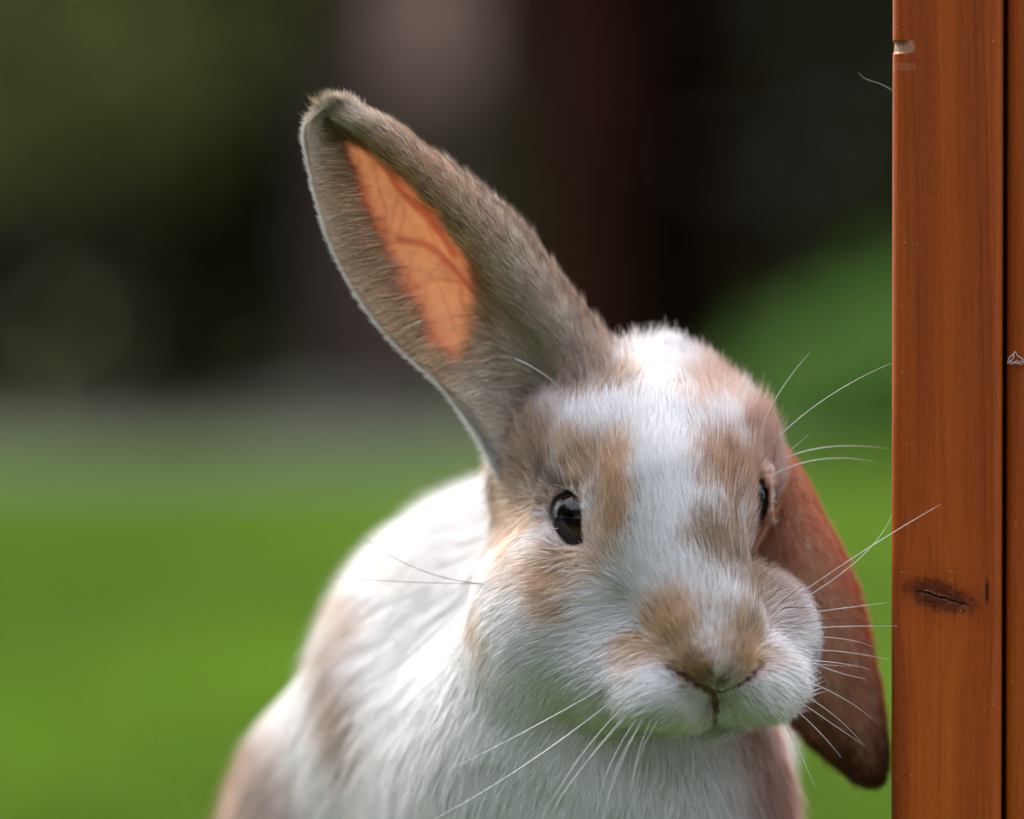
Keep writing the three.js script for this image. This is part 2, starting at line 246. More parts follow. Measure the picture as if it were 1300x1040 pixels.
// a board with rounded arrises: section swept up its height; u runs round the section from the middle of the left side, v up, both in metres
function boardGeometry(w, d, h, r, y0, dent) {
  const sec = []; const corner = (cx, cz, a0) => { for (let i = 0; i <= 6; i++) { const a = a0 + i / 6 * Math.PI / 2; sec.push([cx + r * Math.cos(a), cz + r * Math.sin(a)]); } };
  // start at the left side, go forward, over the front, back along the right
  sec.push([-w / 2, -d / 2]);
  for (let i = 0; i <= 8; i++) { const a = Math.PI - i / 8 * Math.PI / 2; sec.push([-w / 2 + r + r * Math.cos(a), d / 2 - r + r * Math.sin(a)]); }
  for (const o of [0.0006, 0.0012, 0.0018, 0.0026]) sec.push([-w / 2 + r + o, d / 2]); for (let i = 1; i < 5; i++) sec.push([lerp(-w / 2 + r, w / 2 - r, i / 5), d / 2]);
  for (let i = 0; i <= 8; i++) { const a = Math.PI / 2 - i / 8 * Math.PI / 2; sec.push([w / 2 - r + r * Math.cos(a), d / 2 - r + r * Math.sin(a)]); }
  for (let i = 0; i <= 4; i++) { const a = -i / 4 * Math.PI / 2; sec.push([w / 2 - r + r * Math.cos(a), -d / 2 + r + r * Math.sin(a)]); }
  for (let i = 0; i <= 4; i++) { const a = -Math.PI / 2 - i / 4 * Math.PI / 2; sec.push([-w / 2 + r + r * Math.cos(a), -d / 2 + r + r * Math.sin(a)]); }
  sec.push([-w / 2, -d / 2]);
  const ys = [0]; for (let y = 0.01; y < h; y += 0.01) ys.push(y); ys.push(h);
  if (dent) for (let y = dent[0] - 0.005; y < dent[0] + 0.005; y += 0.00025) ys.push(y);
  ys.sort((a, b) => a - b);
  const p = [], uv = [], ix = [], n = sec.length; let front = 0, len = [0];
  for (let i = 1; i < n; i++) len.push(len[i - 1] + Math.hypot(sec[i][0] - sec[i - 1][0], sec[i][1] - sec[i - 1][1]));
  for (const y of ys) for (let i = 0; i < n; i++) {
    let [x, z] = sec[i];
    if (dent && i > 0 && i < 14) { const dy = (y - dent[0]), e = smooth(0.0017, 0.0013, Math.abs(dy)) * (0.5 + 0.5 * smooth(-0.0017, 0.0012, dy)) * smooth(0.0042, 0.003, x + w / 2); z -= 0.0009 * e; x += 0.0006 * e * smooth(0.003, 0, x + w / 2); }
    p.push(x, y, z); uv.push(len[i] - (d - r) - 0.57 * r, y + y0);
  }
  for (let j = 0; j < ys.length - 1; j++) for (let i = 0; i < n - 1; i++) { const a = j * n + i; ix.push(a, a + 1, a + n, a + 1, a + n + 1, a + n); }
  const top = p.length / 3; p.push(0, h, 0); uv.push(0, 0); for (let i = 0; i < n; i++) { p.push(sec[i][0], h, sec[i][1]); uv.push(sec[i][0], sec[i][1]); } for (let i = 0; i < n - 1; i++) ix.push(top, top + 1 + i, top + 2 + i);
  const g = new THREE.BufferGeometry(); g.setAttribute('position', new THREE.Float32BufferAttribute(p, 3)); g.setAttribute('uv', new THREE.Float32BufferAttribute(uv, 2)); g.setIndex(ix); g.computeVertexNormals();
  return g;
}
{
  const pz = 14, left = W(1132.5, 520, pz), right = W(1272.5, 520, pz), w = right.x - left.x, d = 0.030, H = 0.62, kd = (DIST - pz * U) / DIST;
  const t = thing('wooden_post', 'orange brown stained timber post of upright boards at the right edge', 'post', [left.x + w / 2, 0, left.z - d / 2]);
  t.rotation.set(0, -0.09, 0); t.position.x += d / 2 * 0.09;
  const yOf = (py) => W(1200, py, pz).y;
  const OFF = -yOf(1120) ;                                                       // texture row 0 stands just below the frame
  const uOf = (px) => (px - 1132.5) * U * kd;
  const [m1, b1] = woodTexture(3, [uOf(1193), yOf(757) + OFF, yOf(60) + OFF, 0.0024]);
  const [m2, b2] = woodTexture(8, null);
  const wm = (m, b) => new THREE.MeshPhysicalMaterial({ map: m, bumpMap: b, bumpScale: 0.0005, roughness: 0.5, specularIntensity: 0.45, clearcoat: 0.08, clearcoatRoughness: 0.3 });
  const A = wm(m1, b1), B = wm(m2, b2);
  part('board', boardGeometry(w, d, H, 0.0030, OFF, [yOf(60)]), A, t);
  const w2 = w * 1.05, o2 = part('board', boardGeometry(w2, d, H, 0.0034, -0.05, null), B, t); o2.position.set(w / 2 + 0.0011 + w2 / 2, 0, -0.0012);
  const o3 = part('board', boardGeometry(w2, d, H, 0.0034, -0.02, null), B, t); o3.position.set(w / 2 + 0.0022 + w2 * 1.5, 0, -0.0006);
  part('rail', new THREE.BoxGeometry(w * 3, 0.5, 0.02), A, t).position.set(w, 0.3, -d / 2 - 0.011);
}

// =================================================================== THE RABBIT
// 1. its shape as a field of joined ellipsoids and limbs
const prims = [];
const kd = (pz) => (DIST - pz * U) / DIST * U;
function E(px, py, pz, rx, ry, rz, deg = 0, k = 34) { const s = kd(pz); prims.push({ t: 0, c: W(px, py, pz), r: [rx * s, ry * s, rz * s], cs: Math.cos(deg * Math.PI / 180), sn: Math.sin(deg * Math.PI / 180), k: k * U }); }
function C(a, ra, b, rb, k = 34) { const A = a.isVector3 ? a : W(...a), B = b.isVector3 ? b : W(...b); prims.push({ t: 1, a: A, ab: B.clone().sub(A), l2: A.distanceToSquared(B), r0: ra * U, r1: rb * U, k: k * U }); }
// trunk of the body
E(690, 945, -520, 292, 318, 300, 0, 90);
E(460, 1082, -640, 160, 206, 200, 0, 110);
E(620, 1080, -880, 270, 240, 260, 0, 90);
C([790, 640, -240], 130, [760, 930, -330], 185, 80);
E(815, 1010, -235, 160, 240, 165, 0, 80);
E(925, 1090, -275, 68, 160, 95, 0, 50);
E(640, 1030, -275, 135, 190, 140, 0, 80);
const gy = (px, pz, y) => { const p = W(px, 1000, pz); p.y = y; return p; };
for (const [px, pz] of [[700, -190], [905, -230]]) { C([px, 1200, pz - 40], 62, gy(px, pz, 0.012), 34, 40); C(gy(px, pz, 0.011), 36, gy(px, pz + 60, 0.009), 34, 20); }
for (const [px, pz] of [[480, -560], [860, -620]]) { C(gy(px, pz - 180, 0.016), 44, gy(px, pz + 80, 0.011), 40, 40); }
C([850, 1130, -720], 150, [860, 1330, -680], 90, 60);
E(640, 1040, -1140, 70, 75, 55, 0, 40);
// head
E(822, 618, -115, 150, 148, 165);
E(702, 785, -95, 92, 118, 115, 0, 60);
E(775, 735, -30, 85, 95, 80, 0, 70);
E(690, 930, -170, 120, 120, 100, 0, 110);
E(938, 810, -40, 86, 86, 88, 0, 60);
C([845, 640, 0], 80, [895, 805, 66], 66);
E(852, 866, 62, 60, 46, 60, 0, 26);
E(954, 858, 50, 52, 46, 58, 0, 26);
E(908, 842, 108, 38, 30, 38, 0, 24);
E(897, 892, 28, 48, 28, 48, 0, 22);
E(822, 836, -30, 106, 82, 98);
// ear roots
C([862, 530, -150], 50, [936, 596, -125], 38, 60);
C([775, 534, -140], 52, [715, 565, -120], 50, 40);
C([768, 515, -130], 40, [748, 482, -114], 26, 40);
C([690, 605, -150], 50, [705, 700, -150], 60, 50);
// eyes: a mound of lid round each socket
const EYE = { c: W(739, 657, -13), r: 41 * U }, EYE2 = { c: W(957, 632, -66), r: 28 * U };
const lidPx = [[717, 620], [733, 624], [745, 642], [749, 668], [758, 703], [738, 705], [718, 701], [704, 687], [697, 661], [698, 641], [706, 627]];
function onSphere(px, py, s, grow) {                                             // where the sight line through the pixel meets the eyeball (or grazes it)
  const o = camera.position, d = W(px, py).sub(o).normalize(), oc = o.clone().sub(s.c), b = oc.dot(d), c = oc.lengthSq() - (s.r + grow) ** 2, q = b * b - c;
  const p = o.clone().addScaledVector(d, -b - Math.sqrt(Math.max(q, 0)));
  return q < 0 ? p.sub(s.c).setLength(s.r + grow).add(s.c).addScaledVector(CZ, -7 * U) : p;
}
const lid1 = lidPx.map(([x, y]) => { const p = onSphere(x, y, EYE, 0); if (x < 700) p.addScaledVector(CZ, -6 * U); return p; });
const lid2 = []; for (let i = 0; i < 12; i++) { const a = i / 12 * 2 * Math.PI; lid2.push(EYE2.c.clone().addScaledVector(CX, (17 - 5 * Math.max(0, -Math.sin(a))) * U).addScaledVector(CY, 20 * U * Math.cos(a)).addScaledVector(CZ, 17 * U * Math.sin(a))); }
const sockets = [[717, 645], [729, 675]].map(([x, y]) => { const p = onSphere(x, y, EYE, 0), ab = CX.clone().multiplyScalar(-0.45).addScaledVector(CZ, 0.88).addScaledVector(CY, 0.08).setLength(70 * U); return [p, ab, ab.lengthSq(), 25 * U]; });
{ const ab = CX.clone().multiplyScalar(0.85).addScaledVector(CZ, 0.42).setLength(60 * U); sockets.push([EYE2.c.clone().addScaledVector(CX, 15 * U), ab, ab.lengthSq(), 15 * U]); }
const mounds = []; const addMound = (pts, s, r) => pts.forEach((p) => { const q = p.clone().sub(s.c).setLength(s.r + 3 * U).add(s.c).addScaledVector(p.clone().sub(pts.reduce((a, b) => a.clone().add(b)).multiplyScalar(1 / pts.length)).normalize(), 6 * U); mounds.push([q, r * U]); });
addMound(lid1, EYE, 8); addMound(lid2, EYE2, 4);
// grooves: the two nostril slits, the cleft below the nose, the mouth
const grooves = [];
const groove = (pts, r) => { for (let i = 0; i + 1 < pts.length; i++) grooves.push([pts[i], pts[i + 1], r]); };
groove([[850, 847], [872, 859], [894, 873], [907, 880]], 3.9); groove([[907, 880], [930, 872], [948, 860], [963, 842]], 3.8);
groove([[907, 880], [908, 897], [907, 914]], 2.3); groove([[907, 914], [896, 922], [884, 926]], 2.6); groove([[907, 914], [918, 921], [930, 922]], 2.4);

function base(x, y, z) {
  let d = 1e3;
  for (let i = 0; i < prims.length; i++) {
    const q = prims[i]; let e;
    if (q.t === 0) {
      let X = x - q.c.x, Y = y - q.c.y, Z = z - q.c.z; if (q.sn) { const t = X * q.cs + Y * q.sn; Y = Y * q.cs - X * q.sn; X = t; }
      const a = X / q.r[0], b = Y / q.r[1], c = Z / q.r[2], k0 = Math.sqrt(a * a + b * b + c * c), a1 = a / q.r[0], b1 = b / q.r[1], c1 = c / q.r[2], k1 = Math.sqrt(a1 * a1 + b1 * b1 + c1 * c1);
      e = k1 > 0 ? k0 * (k0 - 1) / k1 : -q.r[0];
    } else {
      const X = x - q.a.x, Y = y - q.a.y, Z = z - q.a.z; let h = (X * q.ab.x + Y * q.ab.y + Z * q.ab.z) / q.l2; h = h < 0 ? 0 : h > 1 ? 1 : h;
      const dx = X - q.ab.x * h, dy = Y - q.ab.y * h, dz = Z - q.ab.z * h; e = Math.sqrt(dx * dx + dy * dy + dz * dz) - (q.r0 + (q.r1 - q.r0) * h);
    }
    const h = Math.max(q.k - Math.abs(d - e), 0) / q.k; d = Math.min(d, e) - h * h * q.k * 0.25;
  }
  return d;
}
const smin = (a, b, k) => { const h = Math.max(k - Math.abs(a - b), 0) / k; return Math.min(a, b) - h * h * k * 0.25; };
let cuts = [];                                                                   // grooves as world segments, filled in once the face surface is known
function sdf(x, y, z) {
  let d = base(x, y, z);
  if (d > 0.02 || d < -0.02) return d;
  for (const s of [EYE, EYE2]) { const e = Math.hypot(x - s.c.x, y - s.c.y, z - s.c.z); if (e < s.r + 0.02) { d = -smin(-d, e - s.r - 2.5 * U, 5 * U); } }
  for (const [p, ab, l2, rad] of sockets) { const X = x - p.x, Y = y - p.y, Z = z - p.z; let h = (X * ab.x + Y * ab.y + Z * ab.z) / l2; h = h < 0 ? 0 : h > 1 ? 1 : h; const e = Math.hypot(X - ab.x * h, Y - ab.y * h, Z - ab.z * h) - rad * (1 + 0.35 * h); if (e < 0.01) d = -smin(-d, e, 10 * U); }
  for (const [p, r] of mounds) { const e = Math.hypot(x - p.x, y - p.y, z - p.z) - r; if (e < 0.01) d = smin(d, e, 18 * U); }
  for (const s of [EYE, EYE2]) { const e = Math.hypot(x - s.c.x, y - s.c.y, z - s.c.z); if (e < s.r + 0.02) d = Math.max(d, s.r - e); }
  for (const [a, ab, l2, r] of cuts) {
    const X = x - a.x, Y = y - a.y, Z = z - a.z; let h = (X * ab.x + Y * ab.y + Z * ab.z) / l2; h = h < 0 ? 0 : h > 1 ? 1 : h;
    const e = Math.hypot(X - ab.x * h, Y - ab.y * h, Z - ab.z * h) - r; if (e < 0.006) d = -smin(-d, e, 5 * U);
  }
  return d;
}
function hit(px, py, f = sdf) { // the point of the rabbit's skin on the sight line through a pixel
  const o = camera.position.clone(), d = W(px, py).sub(o).normalize(); let t = 1.15;
  for (let i = 0; i < 160; i++) { const e = f(o.x + d.x * t, o.y + d.y * t, o.z + d.z * t); if (e < 5e-5) break; t += Math.max(e * 0.7, 5e-5); if (t > 2.2) break; }
  return o.addScaledVector(d, Math.min(t, 1.6));
}
{
  const cs = [];
  for (const [a, b, r] of grooves) { const A = hit(...a, base), B = hit(...b, base); A.addScaledVector(CZ, -3.5 * U); B.addScaledVector(CZ, -3.5 * U); cs.push([A, B.clone().sub(A), A.distanceToSquared(B), r * U]); }
  cuts = cs;
}
function grad(p, out) { const h = 4e-4; out.set(sdf(p.x + h, p.y, p.z) - sdf(p.x - h, p.y, p.z), sdf(p.x, p.y + h, p.z) - sdf(p.x, p.y - h, p.z), sdf(p.x, p.y, p.z + h) - sdf(p.x, p.y, p.z - h)); return out.normalize(); }

// 2. skin: a surface net over the field
function surfaceNet(lo, hi, h) {
  const B = 8, nx = Math.ceil((hi.x - lo.x) / h / B) * B, ny = Math.ceil((hi.y - lo.y) / h / B) * B, nz = Math.ceil((hi.z - lo.z) / h / B) * B, X = nx + 1, Y = ny + 1, Z = nz + 1;
  const f = new Float32Array(X * Y * Z).fill(1), live = [];
  for (let k = 0; k < nz; k += B) for (let j = 0; j < ny; j += B) for (let i = 0; i < nx; i += B) {
    const c = base(lo.x + (i + B / 2) * h, lo.y + (j + B / 2) * h, lo.z + (k + B / 2) * h), near = Math.abs(c) < h * B * 1.5 + 0.006;
    if (near) live.push(i, j, k);
    for (let z = k; z <= k + B; z++) for (let y = j; y <= j + B; y++) for (let x = i; x <= i + B; x++) { const q = (z * Y + y) * X + x; if (near) f[q] = sdf(lo.x + x * h, lo.y + y * h, lo.z + z * h); else if (f[q] === 1) f[q] = c < 0 ? -0.5 : 1; }
  }
  const id = new Int32Array(X * Y * Z).fill(-1), pos = [], ix = [];
  const cell = (x, y, z) => (z * Y + y) * X + x, off = [0, 1, X, X + 1, X * Y, X * Y + 1, X * Y + X, X * Y + X + 1], edges = [[0, 1], [0, 2], [0, 4], [1, 3], [1, 5], [2, 3], [2, 6], [3, 7], [4, 5], [4, 6], [5, 7], [6, 7]];
  for (let L = 0; L < live.length; L += 3) for (let z = live[L + 2]; z < live[L + 2] + B; z++) for (let y = live[L + 1]; y < live[L + 1] + B; y++) for (let x = live[L]; x < live[L] + B; x++) {
    const q = cell(x, y, z); let inside = 0; for (let c = 0; c < 8; c++) if (f[q + off[c]] < 0) inside++;
    if (!inside || inside === 8) continue;
    let sx = 0, sy = 0, sz = 0, n = 0;
    for (const [a, b] of edges) { const fa = f[q + off[a]], fb = f[q + off[b]]; if ((fa < 0) === (fb < 0)) continue; const t = fa / (fa - fb); sx += lerp(a & 1, b & 1, t); sy += lerp((a >> 1) & 1, (b >> 1) & 1, t); sz += lerp(a >> 2, b >> 2, t); n++; }
    id[q] = pos.length / 3; pos.push(lo.x + (x + sx / n) * h, lo.y + (y + sy / n) * h, lo.z + (z + sz / n) * h);
  }
  const quad = (a, b, c, d, flip) => { if (a < 0 || b < 0 || c < 0 || d < 0) return; if (flip) ix.push(a, c, b, a, d, c); else ix.push(a, b, c, a, c, d); };
  for (let L = 0; L < live.length; L += 3) for (let z = live[L + 2]; z < live[L + 2] + B; z++) for (let y = live[L + 1]; y < live[L + 1] + B; y++) for (let x = live[L]; x < live[L] + B; x++) {
    const q = cell(x, y, z), s = f[q] < 0;
    if (y && z && s !== (f[q + 1] < 0)) quad(id[q], id[q - X], id[q - X - X * Y], id[q - X * Y], !s);
    if (x && z && s !== (f[q + X] < 0)) quad(id[q], id[q - X * Y], id[q - 1 - X * Y], id[q - 1], !s);
    if (x && y && s !== (f[q + X * Y] < 0)) quad(id[q], id[q - 1], id[q - 1 - X], id[q - X], !s);
  }
  return { pos, ix };
}
const net = surfaceNet(new V3(-0.10, -0.006, -0.31), new V3(0.10, 0.262, 0.045), 0.0013);

// 3. markings: dye in the coat, as soft-edged blobs about points of the skin
const WHITE = [0.96, 0.95, 0.93];
const marks = [];
function mark(px, py, rx, ry, deg, color, amount = 1, soft = 0.35, rz = 0) { const c = hit(px, py), s = kd(P(c)[2]); marks.push({ c, rx: rx * s, ry: ry * s, rz: (rz || Math.max(rx, ry) * 1.6) * s, cs: Math.cos(deg * Math.PI / 180), sn: Math.sin(deg * Math.PI / 180), color: color.map((k) => Math.min(k * 1.55, 0.85)), amount, soft }); }
const TAUPE = [0.33, 0.235, 0.165], TAN = [0.50, 0.315, 0.185], BROWN = [0.25, 0.175, 0.115], PALE = [0.52, 0.385, 0.285], RED = [0.34, 0.13, 0.065], GREY = [0.30, 0.235, 0.21];
mark(662, 640, 44, 105, 8, PALE, 1, 0.35, 80);
mark(676, 560, 36, 56, 12, TAUPE, 1, 0.45);
mark(688, 515, 38, 34, 0, TAUPE, 1, 0.45);
mark(725, 498, 34, 22, -25, TAUPE, 1, 0.45);
mark(745, 462, 46, 44, -30, [0.40, 0.30, 0.23], 1, 0.4, 120);
mark(770, 490, 46, 22, -8, TAUPE, 0.9, 0.4);
mark(690, 610, 34, 50, 10, TAUPE, 0.7, 0.6);
mark(745, 585, 48, 34, -18, [0.42, 0.29, 0.19], 1, 0.4);
mark(783, 640, 19, 72, -6, TAN, 1, 0.35);
mark(758, 675, 16, 50, -8, PALE, 0.7, 0.5);
mark(705, 604, 22, 14, -35, [0.13, 0.095, 0.075], 0.85, 0.7);
mark(704, 740, 30, 44, 10, TAN, 0.9, 0.5);
mark(740, 712, 34, 22, 10, PALE, 0.8, 0.5);
mark(648, 725, 24, 30, 10, PALE, 0.5, 0.6);
mark(613, 795, 15, 42, 6, PALE, 0.55, 0.6);
mark(920, 594, 40, 40, 0, [0.40, 0.26, 0.17], 1, 0.35);
mark(960, 600, 28, 46, 0, [0.44, 0.29, 0.20], 0.95, 0.4);
mark(962, 640, 26, 50, 0, [0.44, 0.28, 0.18], 0.9, 0.4);
mark(972, 645, 24, 44, 0, [0.44, 0.29, 0.21], 0.95, 0.5);
mark(912, 690, 42, 46, 20, BROWN, 1, 0.4);
mark(955, 735, 60, 54, 40, [0.28, 0.2, 0.135], 1, 0.45);
mark(985, 772, 28, 30, 30, [0.34, 0.25, 0.2], 0.7, 0.6);
mark(852, 795, 38, 40, -20, TAN, 1, 0.4);
mark(815, 825, 32, 24, 10, TAN, 0.85, 0.5);
mark(876, 838, 30, 34, -30, [0.42, 0.27, 0.16], 1, 0.4);
mark(945, 812, 36, 44, 25, [0.36, 0.245, 0.155], 1, 0.4);
mark(968, 838, 28, 24, 20, TAN, 0.7, 0.5);
mark(890, 858, 14, 16, -30, [0.34, 0.22, 0.19], 0.85, 0.6);
mark(922, 858, 14, 14, 30, [0.30, 0.2, 0.17], 0.85, 0.6);
mark(898, 905, 12, 18, 10, [0.33, 0.25, 0.22], 0.8, 0.6);
mark(922, 895, 14, 12, 10, [0.4, 0.29, 0.27], 0.7, 0.6);
mark(905, 492, 60, 26, 22, [0.55, 0.42, 0.33], 0.9, 0.45);
mark(958, 540, 26, 50, -30, [0.50, 0.37, 0.29], 0.9, 0.45);
mark(460, 775, 15, 42, 10, [0.42, 0.31, 0.24], 0.9, 0.6, 260);
mark(520, 715, 14, 24, 40, [0.6, 0.5, 0.45], 0.45, 0.8, 260);
mark(440, 890, 24, 95, 10, [0.33, 0.25, 0.2], 1, 0.6, 260);
mark(385, 860, 16, 50, 20, [0.48, 0.36, 0.27], 0.8, 0.6, 260);
mark(318, 990, 56, 110, 16, [0.36, 0.26, 0.2], 1, 0.45, 300);
mark(352, 1060, 34, 90, 6, [0.27, 0.21, 0.18], 0.8, 0.6, 260);
mark(985, 1005, 46, 110, 0, [0.48, 0.25, 0.19], 0.8, 0.6, 150);
mark(960, 930, 40, 40, 0, [0.55, 0.36, 0.3], 0.6, 0.7, 150);
const _d = new V3();
function coat(p, out, jitter = 0) {
  let r = WHITE[0], g = WHITE[1], b = WHITE[2];
  const wob = (fbm(p.x * 260, p.y * 260, p.z * 260, 3) - 0.5) * 0.7 + jitter * (rnd() - 0.5);
  for (const m of marks) {
    _d.copy(p).sub(m.c); let X = _d.dot(CX), Y = _d.dot(CY), Z = _d.dot(CZ);
    const x = (X * m.cs + Y * m.sn) / m.rx, y = (Y * m.cs - X * m.sn) / m.ry, z = Z / m.rz, d = Math.sqrt(x * x + y * y + z * z) + wob;
    const a = m.amount * smooth(1 + m.soft, 1 - m.soft, d);
    if (a > 0) { r = lerp(r, m.color[0], a); g = lerp(g, m.color[1], a); b = lerp(b, m.color[2], a); }
  }
  out[0] = r; out[1] = g; out[2] = b; return out;
}

// 4. ears
const spline = (pts) => { const c = new THREE.CatmullRomCurve3(pts.map(([x, y, z = 0]) => new V3(x, y, z)), false, 'centripetal'), v = new V3(); return (t) => { c.getPoint(clamp(t), v); return [v.x, v.y, v.z]; }; };
function profile(pts) { return (v) => { let i = 0; while (i < pts.length - 2 && v > pts[i + 1][0]) i++; const a = pts[Math.max(i - 1, 0)], b = pts[i], c = pts[i + 1], d = pts[Math.min(i + 2, pts.length - 1)], t = clamp((v - b[0]) / (c[0] - b[0])); return 0.5 * (2 * b[1] + (c[1] - a[1]) * t + (2 * a[1] - 5 * b[1] + 4 * c[1] - d[1]) * t * t + (3 * b[1] - a[1] - 3 * c[1] + d[1]) * t * t * t); }; }
const upL = spline([[668, 640], [640, 590], [606, 535], [566, 490], [505, 434], [456, 370], [421, 300], [404, 240], [394, 192], [393, 166], [408, 146], [434, 139]]);
const upR = spline([[800, 520], [790, 480], [762, 432], [728, 384], [690, 334], [650, 284], [602, 240], [548, 200], [500, 166], [472, 152], [454, 143], [434, 139]]);
const upProfile = profile([[-1, -2], [-0.94, -4], [-0.6, -16], [-0.2, -26], [0.12, -24], [0.3, -12], [0.48, 7], [0.66, 16], [0.85, 8], [1, -22]]);
function upright(t, v) {
  const a = upL(t), b = upR(t), s = (v + 1) / 2, w = smooth(1.0, 0.72, t), depth = lerp(0.25, 1, w) * lerp(1.15, 1, smooth(0, 0.3, t));
  const fold = 1 - 0.22 * Math.sin(Math.PI * clamp(s)) * 0;
  return [lerp(a[0], b[0], s) * fold, lerp(a[1], b[1], s), lerp(-118, -28, smooth(0, 0.85, t)) + upProfile(v) * depth];
}
const loL = spline([[938, 560], [962, 600], [968, 680], [985, 770], [1000, 850], [1010, 900], [1034, 932], [1064, 960], [1085, 975], [1098, 979]]);
const loR = spline([[955, 540], [998, 590], [1030, 650], [1062, 710], [1086, 780], [1101, 850], [1109, 900], [1112, 938], [1113, 962], [1109, 975], [1098, 979]]);
const loProfile = profile([[-1, -26], [-0.6, -6], [-0.1, 6], [0.4, 6], [0.8, -6], [1, -22]]);
function lopped(t, v) { const a = loL(t), b = loR(t), s = (v + 1) / 2; return [lerp(a[0], b[0], s), lerp(a[1], b[1], s), lerp(-150, -185, t) + loProfile(v) * lerp(0.3, 1, smooth(1, 0.7, t)) * smooth(-0.1, 0.2, t)]; }
// a closed sheet of real thickness; front faces the viewer's side of the fold
function sheet(fn, nt, nv, thick, paint) {
  const N = (nt + 1) * (nv + 1), f = [], nrm = [], p = [], c = [], ix = [], e = 1e-3, q = [0, 0, 0];
  const at = (t, v) => W(...fn(t, v));
  for (let i = 0; i <= nt; i++) for (let j = 0; j <= nv; j++) {
    const t = 1 - Math.pow(1 - i / nt, 1.35), v = j / nv * 2 - 1, o = at(t, v), a = at(Math.min(t + e, 1), v).sub(at(Math.max(t - e, 0), v)), b = at(t, Math.min(v + e, 1)).sub(at(t, Math.max(v - e, -1)));
    let n = a.clone().cross(b).normalize(); if (!(n.lengthSq() > 0.5)) n = CZ.clone(); if (i === nt) n = CZ.clone();
    f.push([o, n, t, v]);
  }
  const sgn = f[Math.floor(nt / 2) * (nv + 1) + Math.floor(nv / 2)][1].dot(CZ) > 0 ? 1 : -1;
  for (const side of [0, 1]) for (const [o, n, t, v] of f) {
    const rim = Math.sqrt(clamp(1 - Math.pow(Math.abs(v), 14))) * Math.sqrt(clamp((1 - t) * 30)), k = (side ? -1 : 1) * sgn * thick * 0.5 * U * clamp(rim);
    p.push(o.x + n.x * k, o.y + n.y * k, o.z + n.z * k); paint(o, t, v, side, q); c.push(...q);
  }
  const M = nv + 1; for (let i = 0; i < nt; i++) for (let j = 0; j < nv; j++) { const a = i * M + j, b = a + 1, d = a + M, g = d + 1; if (sgn < 0) { ix.push(a, d, b, b, d, g); ix.push(N + a, N + b, N + d, N + b, N + g, N + d); } else { ix.push(a, b, d, b, g, d); ix.push(N + a, N + d, N + b, N + b, N + d, N + g); } }
  return { pos: p, col: c, ix, frames: f.map(([o, n, t, v]) => [o, n.clone().multiplyScalar(sgn), t, v]) };
}
// bare pink skin in the bowl of the upright ear, with its blood vessels
const bareAxis = spline([[440, 180], [470, 215], [500, 252], [533, 303], [555, 345], [574, 385], [589, 420], [602, 458]]), bareHalf = profile([[0, 8], [0.13, 24], [0.3, 42], [0.5, 53], [0.65, 53], [0.8, 46], [0.92, 32], [1, 12]]);
function bare(x, y) { let best = 9, w = 0; for (let i = 0; i <= 24; i++) { const t = i / 24, a = bareAxis(t), d = Math.hypot(x - a[0], y - a[1]) / bareHalf(t); if (d < best) { best = d; w = t; } } return best; }
const veins = [[[486, 204], [512, 236], [540, 268], [560, 290], [578, 318]], [[505, 305], [535, 306], [560, 322], [584, 348], [604, 372]], [[514, 262], [510, 290], [505, 305]], [[512, 236], [500, 262], [497, 290]], [[528, 362], [556, 352], [590, 356]], [[540, 268], [548, 292], [560, 322]], [[560, 322], [548, 345], [540, 385]], [[584, 348], [586, 380], [600, 420]], [[478, 226], [488, 262], [492, 300]], [[556, 352], [566, 385], [575, 420]], [[535, 306], [520, 330], [518, 350]], [[560, 290], [575, 292], [585, 300]]];
const veinW = [4.4, 4, 1.8, 1.5, 2.2, 1.4, 1.4, 2.2, 1.5, 1.4, 1.3, 1.2];
function vein(x, y) { let s = 0; x += 7 * (noise(x / 24, y / 24, 3) - 0.5); y += 7 * (noise(x / 24, y / 24, 9) - 0.5); veins.forEach((l, k) => { for (let i = 0; i + 1 < l.length; i++) { const [ax, ay] = l[i], bx = l[i + 1][0] - ax, by = l[i + 1][1] - ay, h = clamp(((x - ax) * bx + (y - ay) * by) / (bx * bx + by * by)), d = Math.hypot(x - ax - bx * h, y - ay - by * h) / veinW[k]; s = Math.max(s, smooth(2.1, 0.1, d) * Math.min(1, veinW[k] / 3.6)); } }); return s; }
function earPaint(o, t, v, side, q) {
  const [x, y] = upright(t, v), b = bare(x, y);
  if (side === 0 && b < 2.2) { const s = vein(x, y), m = 0.85 + 0.3 * fbm(x / 14, y / 14, 2, 3), k = smooth(2.2, 1.1, b); const base_ = [0.98 * m, 0.50 * m, 0.26 * m]; const red = [0.66, 0.15, 0.08], mott = 0.85 * smooth(0.3, 1.1, b + 0.5 * (fbm(x / 22, y / 22, 8, 3) - 0.5)); for (let i = 0; i < 3; i++) q[i] = lerp([0.62, 0.42, 0.28][i], lerp(lerp(base_[i], [0.76, 0.22, 0.10][i], mott), red[i], s * 0.8), k); }
  else { const cr = Math.max(smooth(0.9, 0.97, t), smooth(-0.9, -0.97, v)); q[0] = lerp(0.62, 0.85, cr); q[1] = lerp(0.47, 0.82, cr); q[2] = lerp(0.34, 0.74, cr); }
}
const upSheet = sheet(upright, 210, 150, 7, earPaint);
const loSheet = sheet(lopped, 90, 50, 9, (o, t, v, s, q) => { q[0] = 0.4; q[1] = 0.16; q[2] = 0.08; });

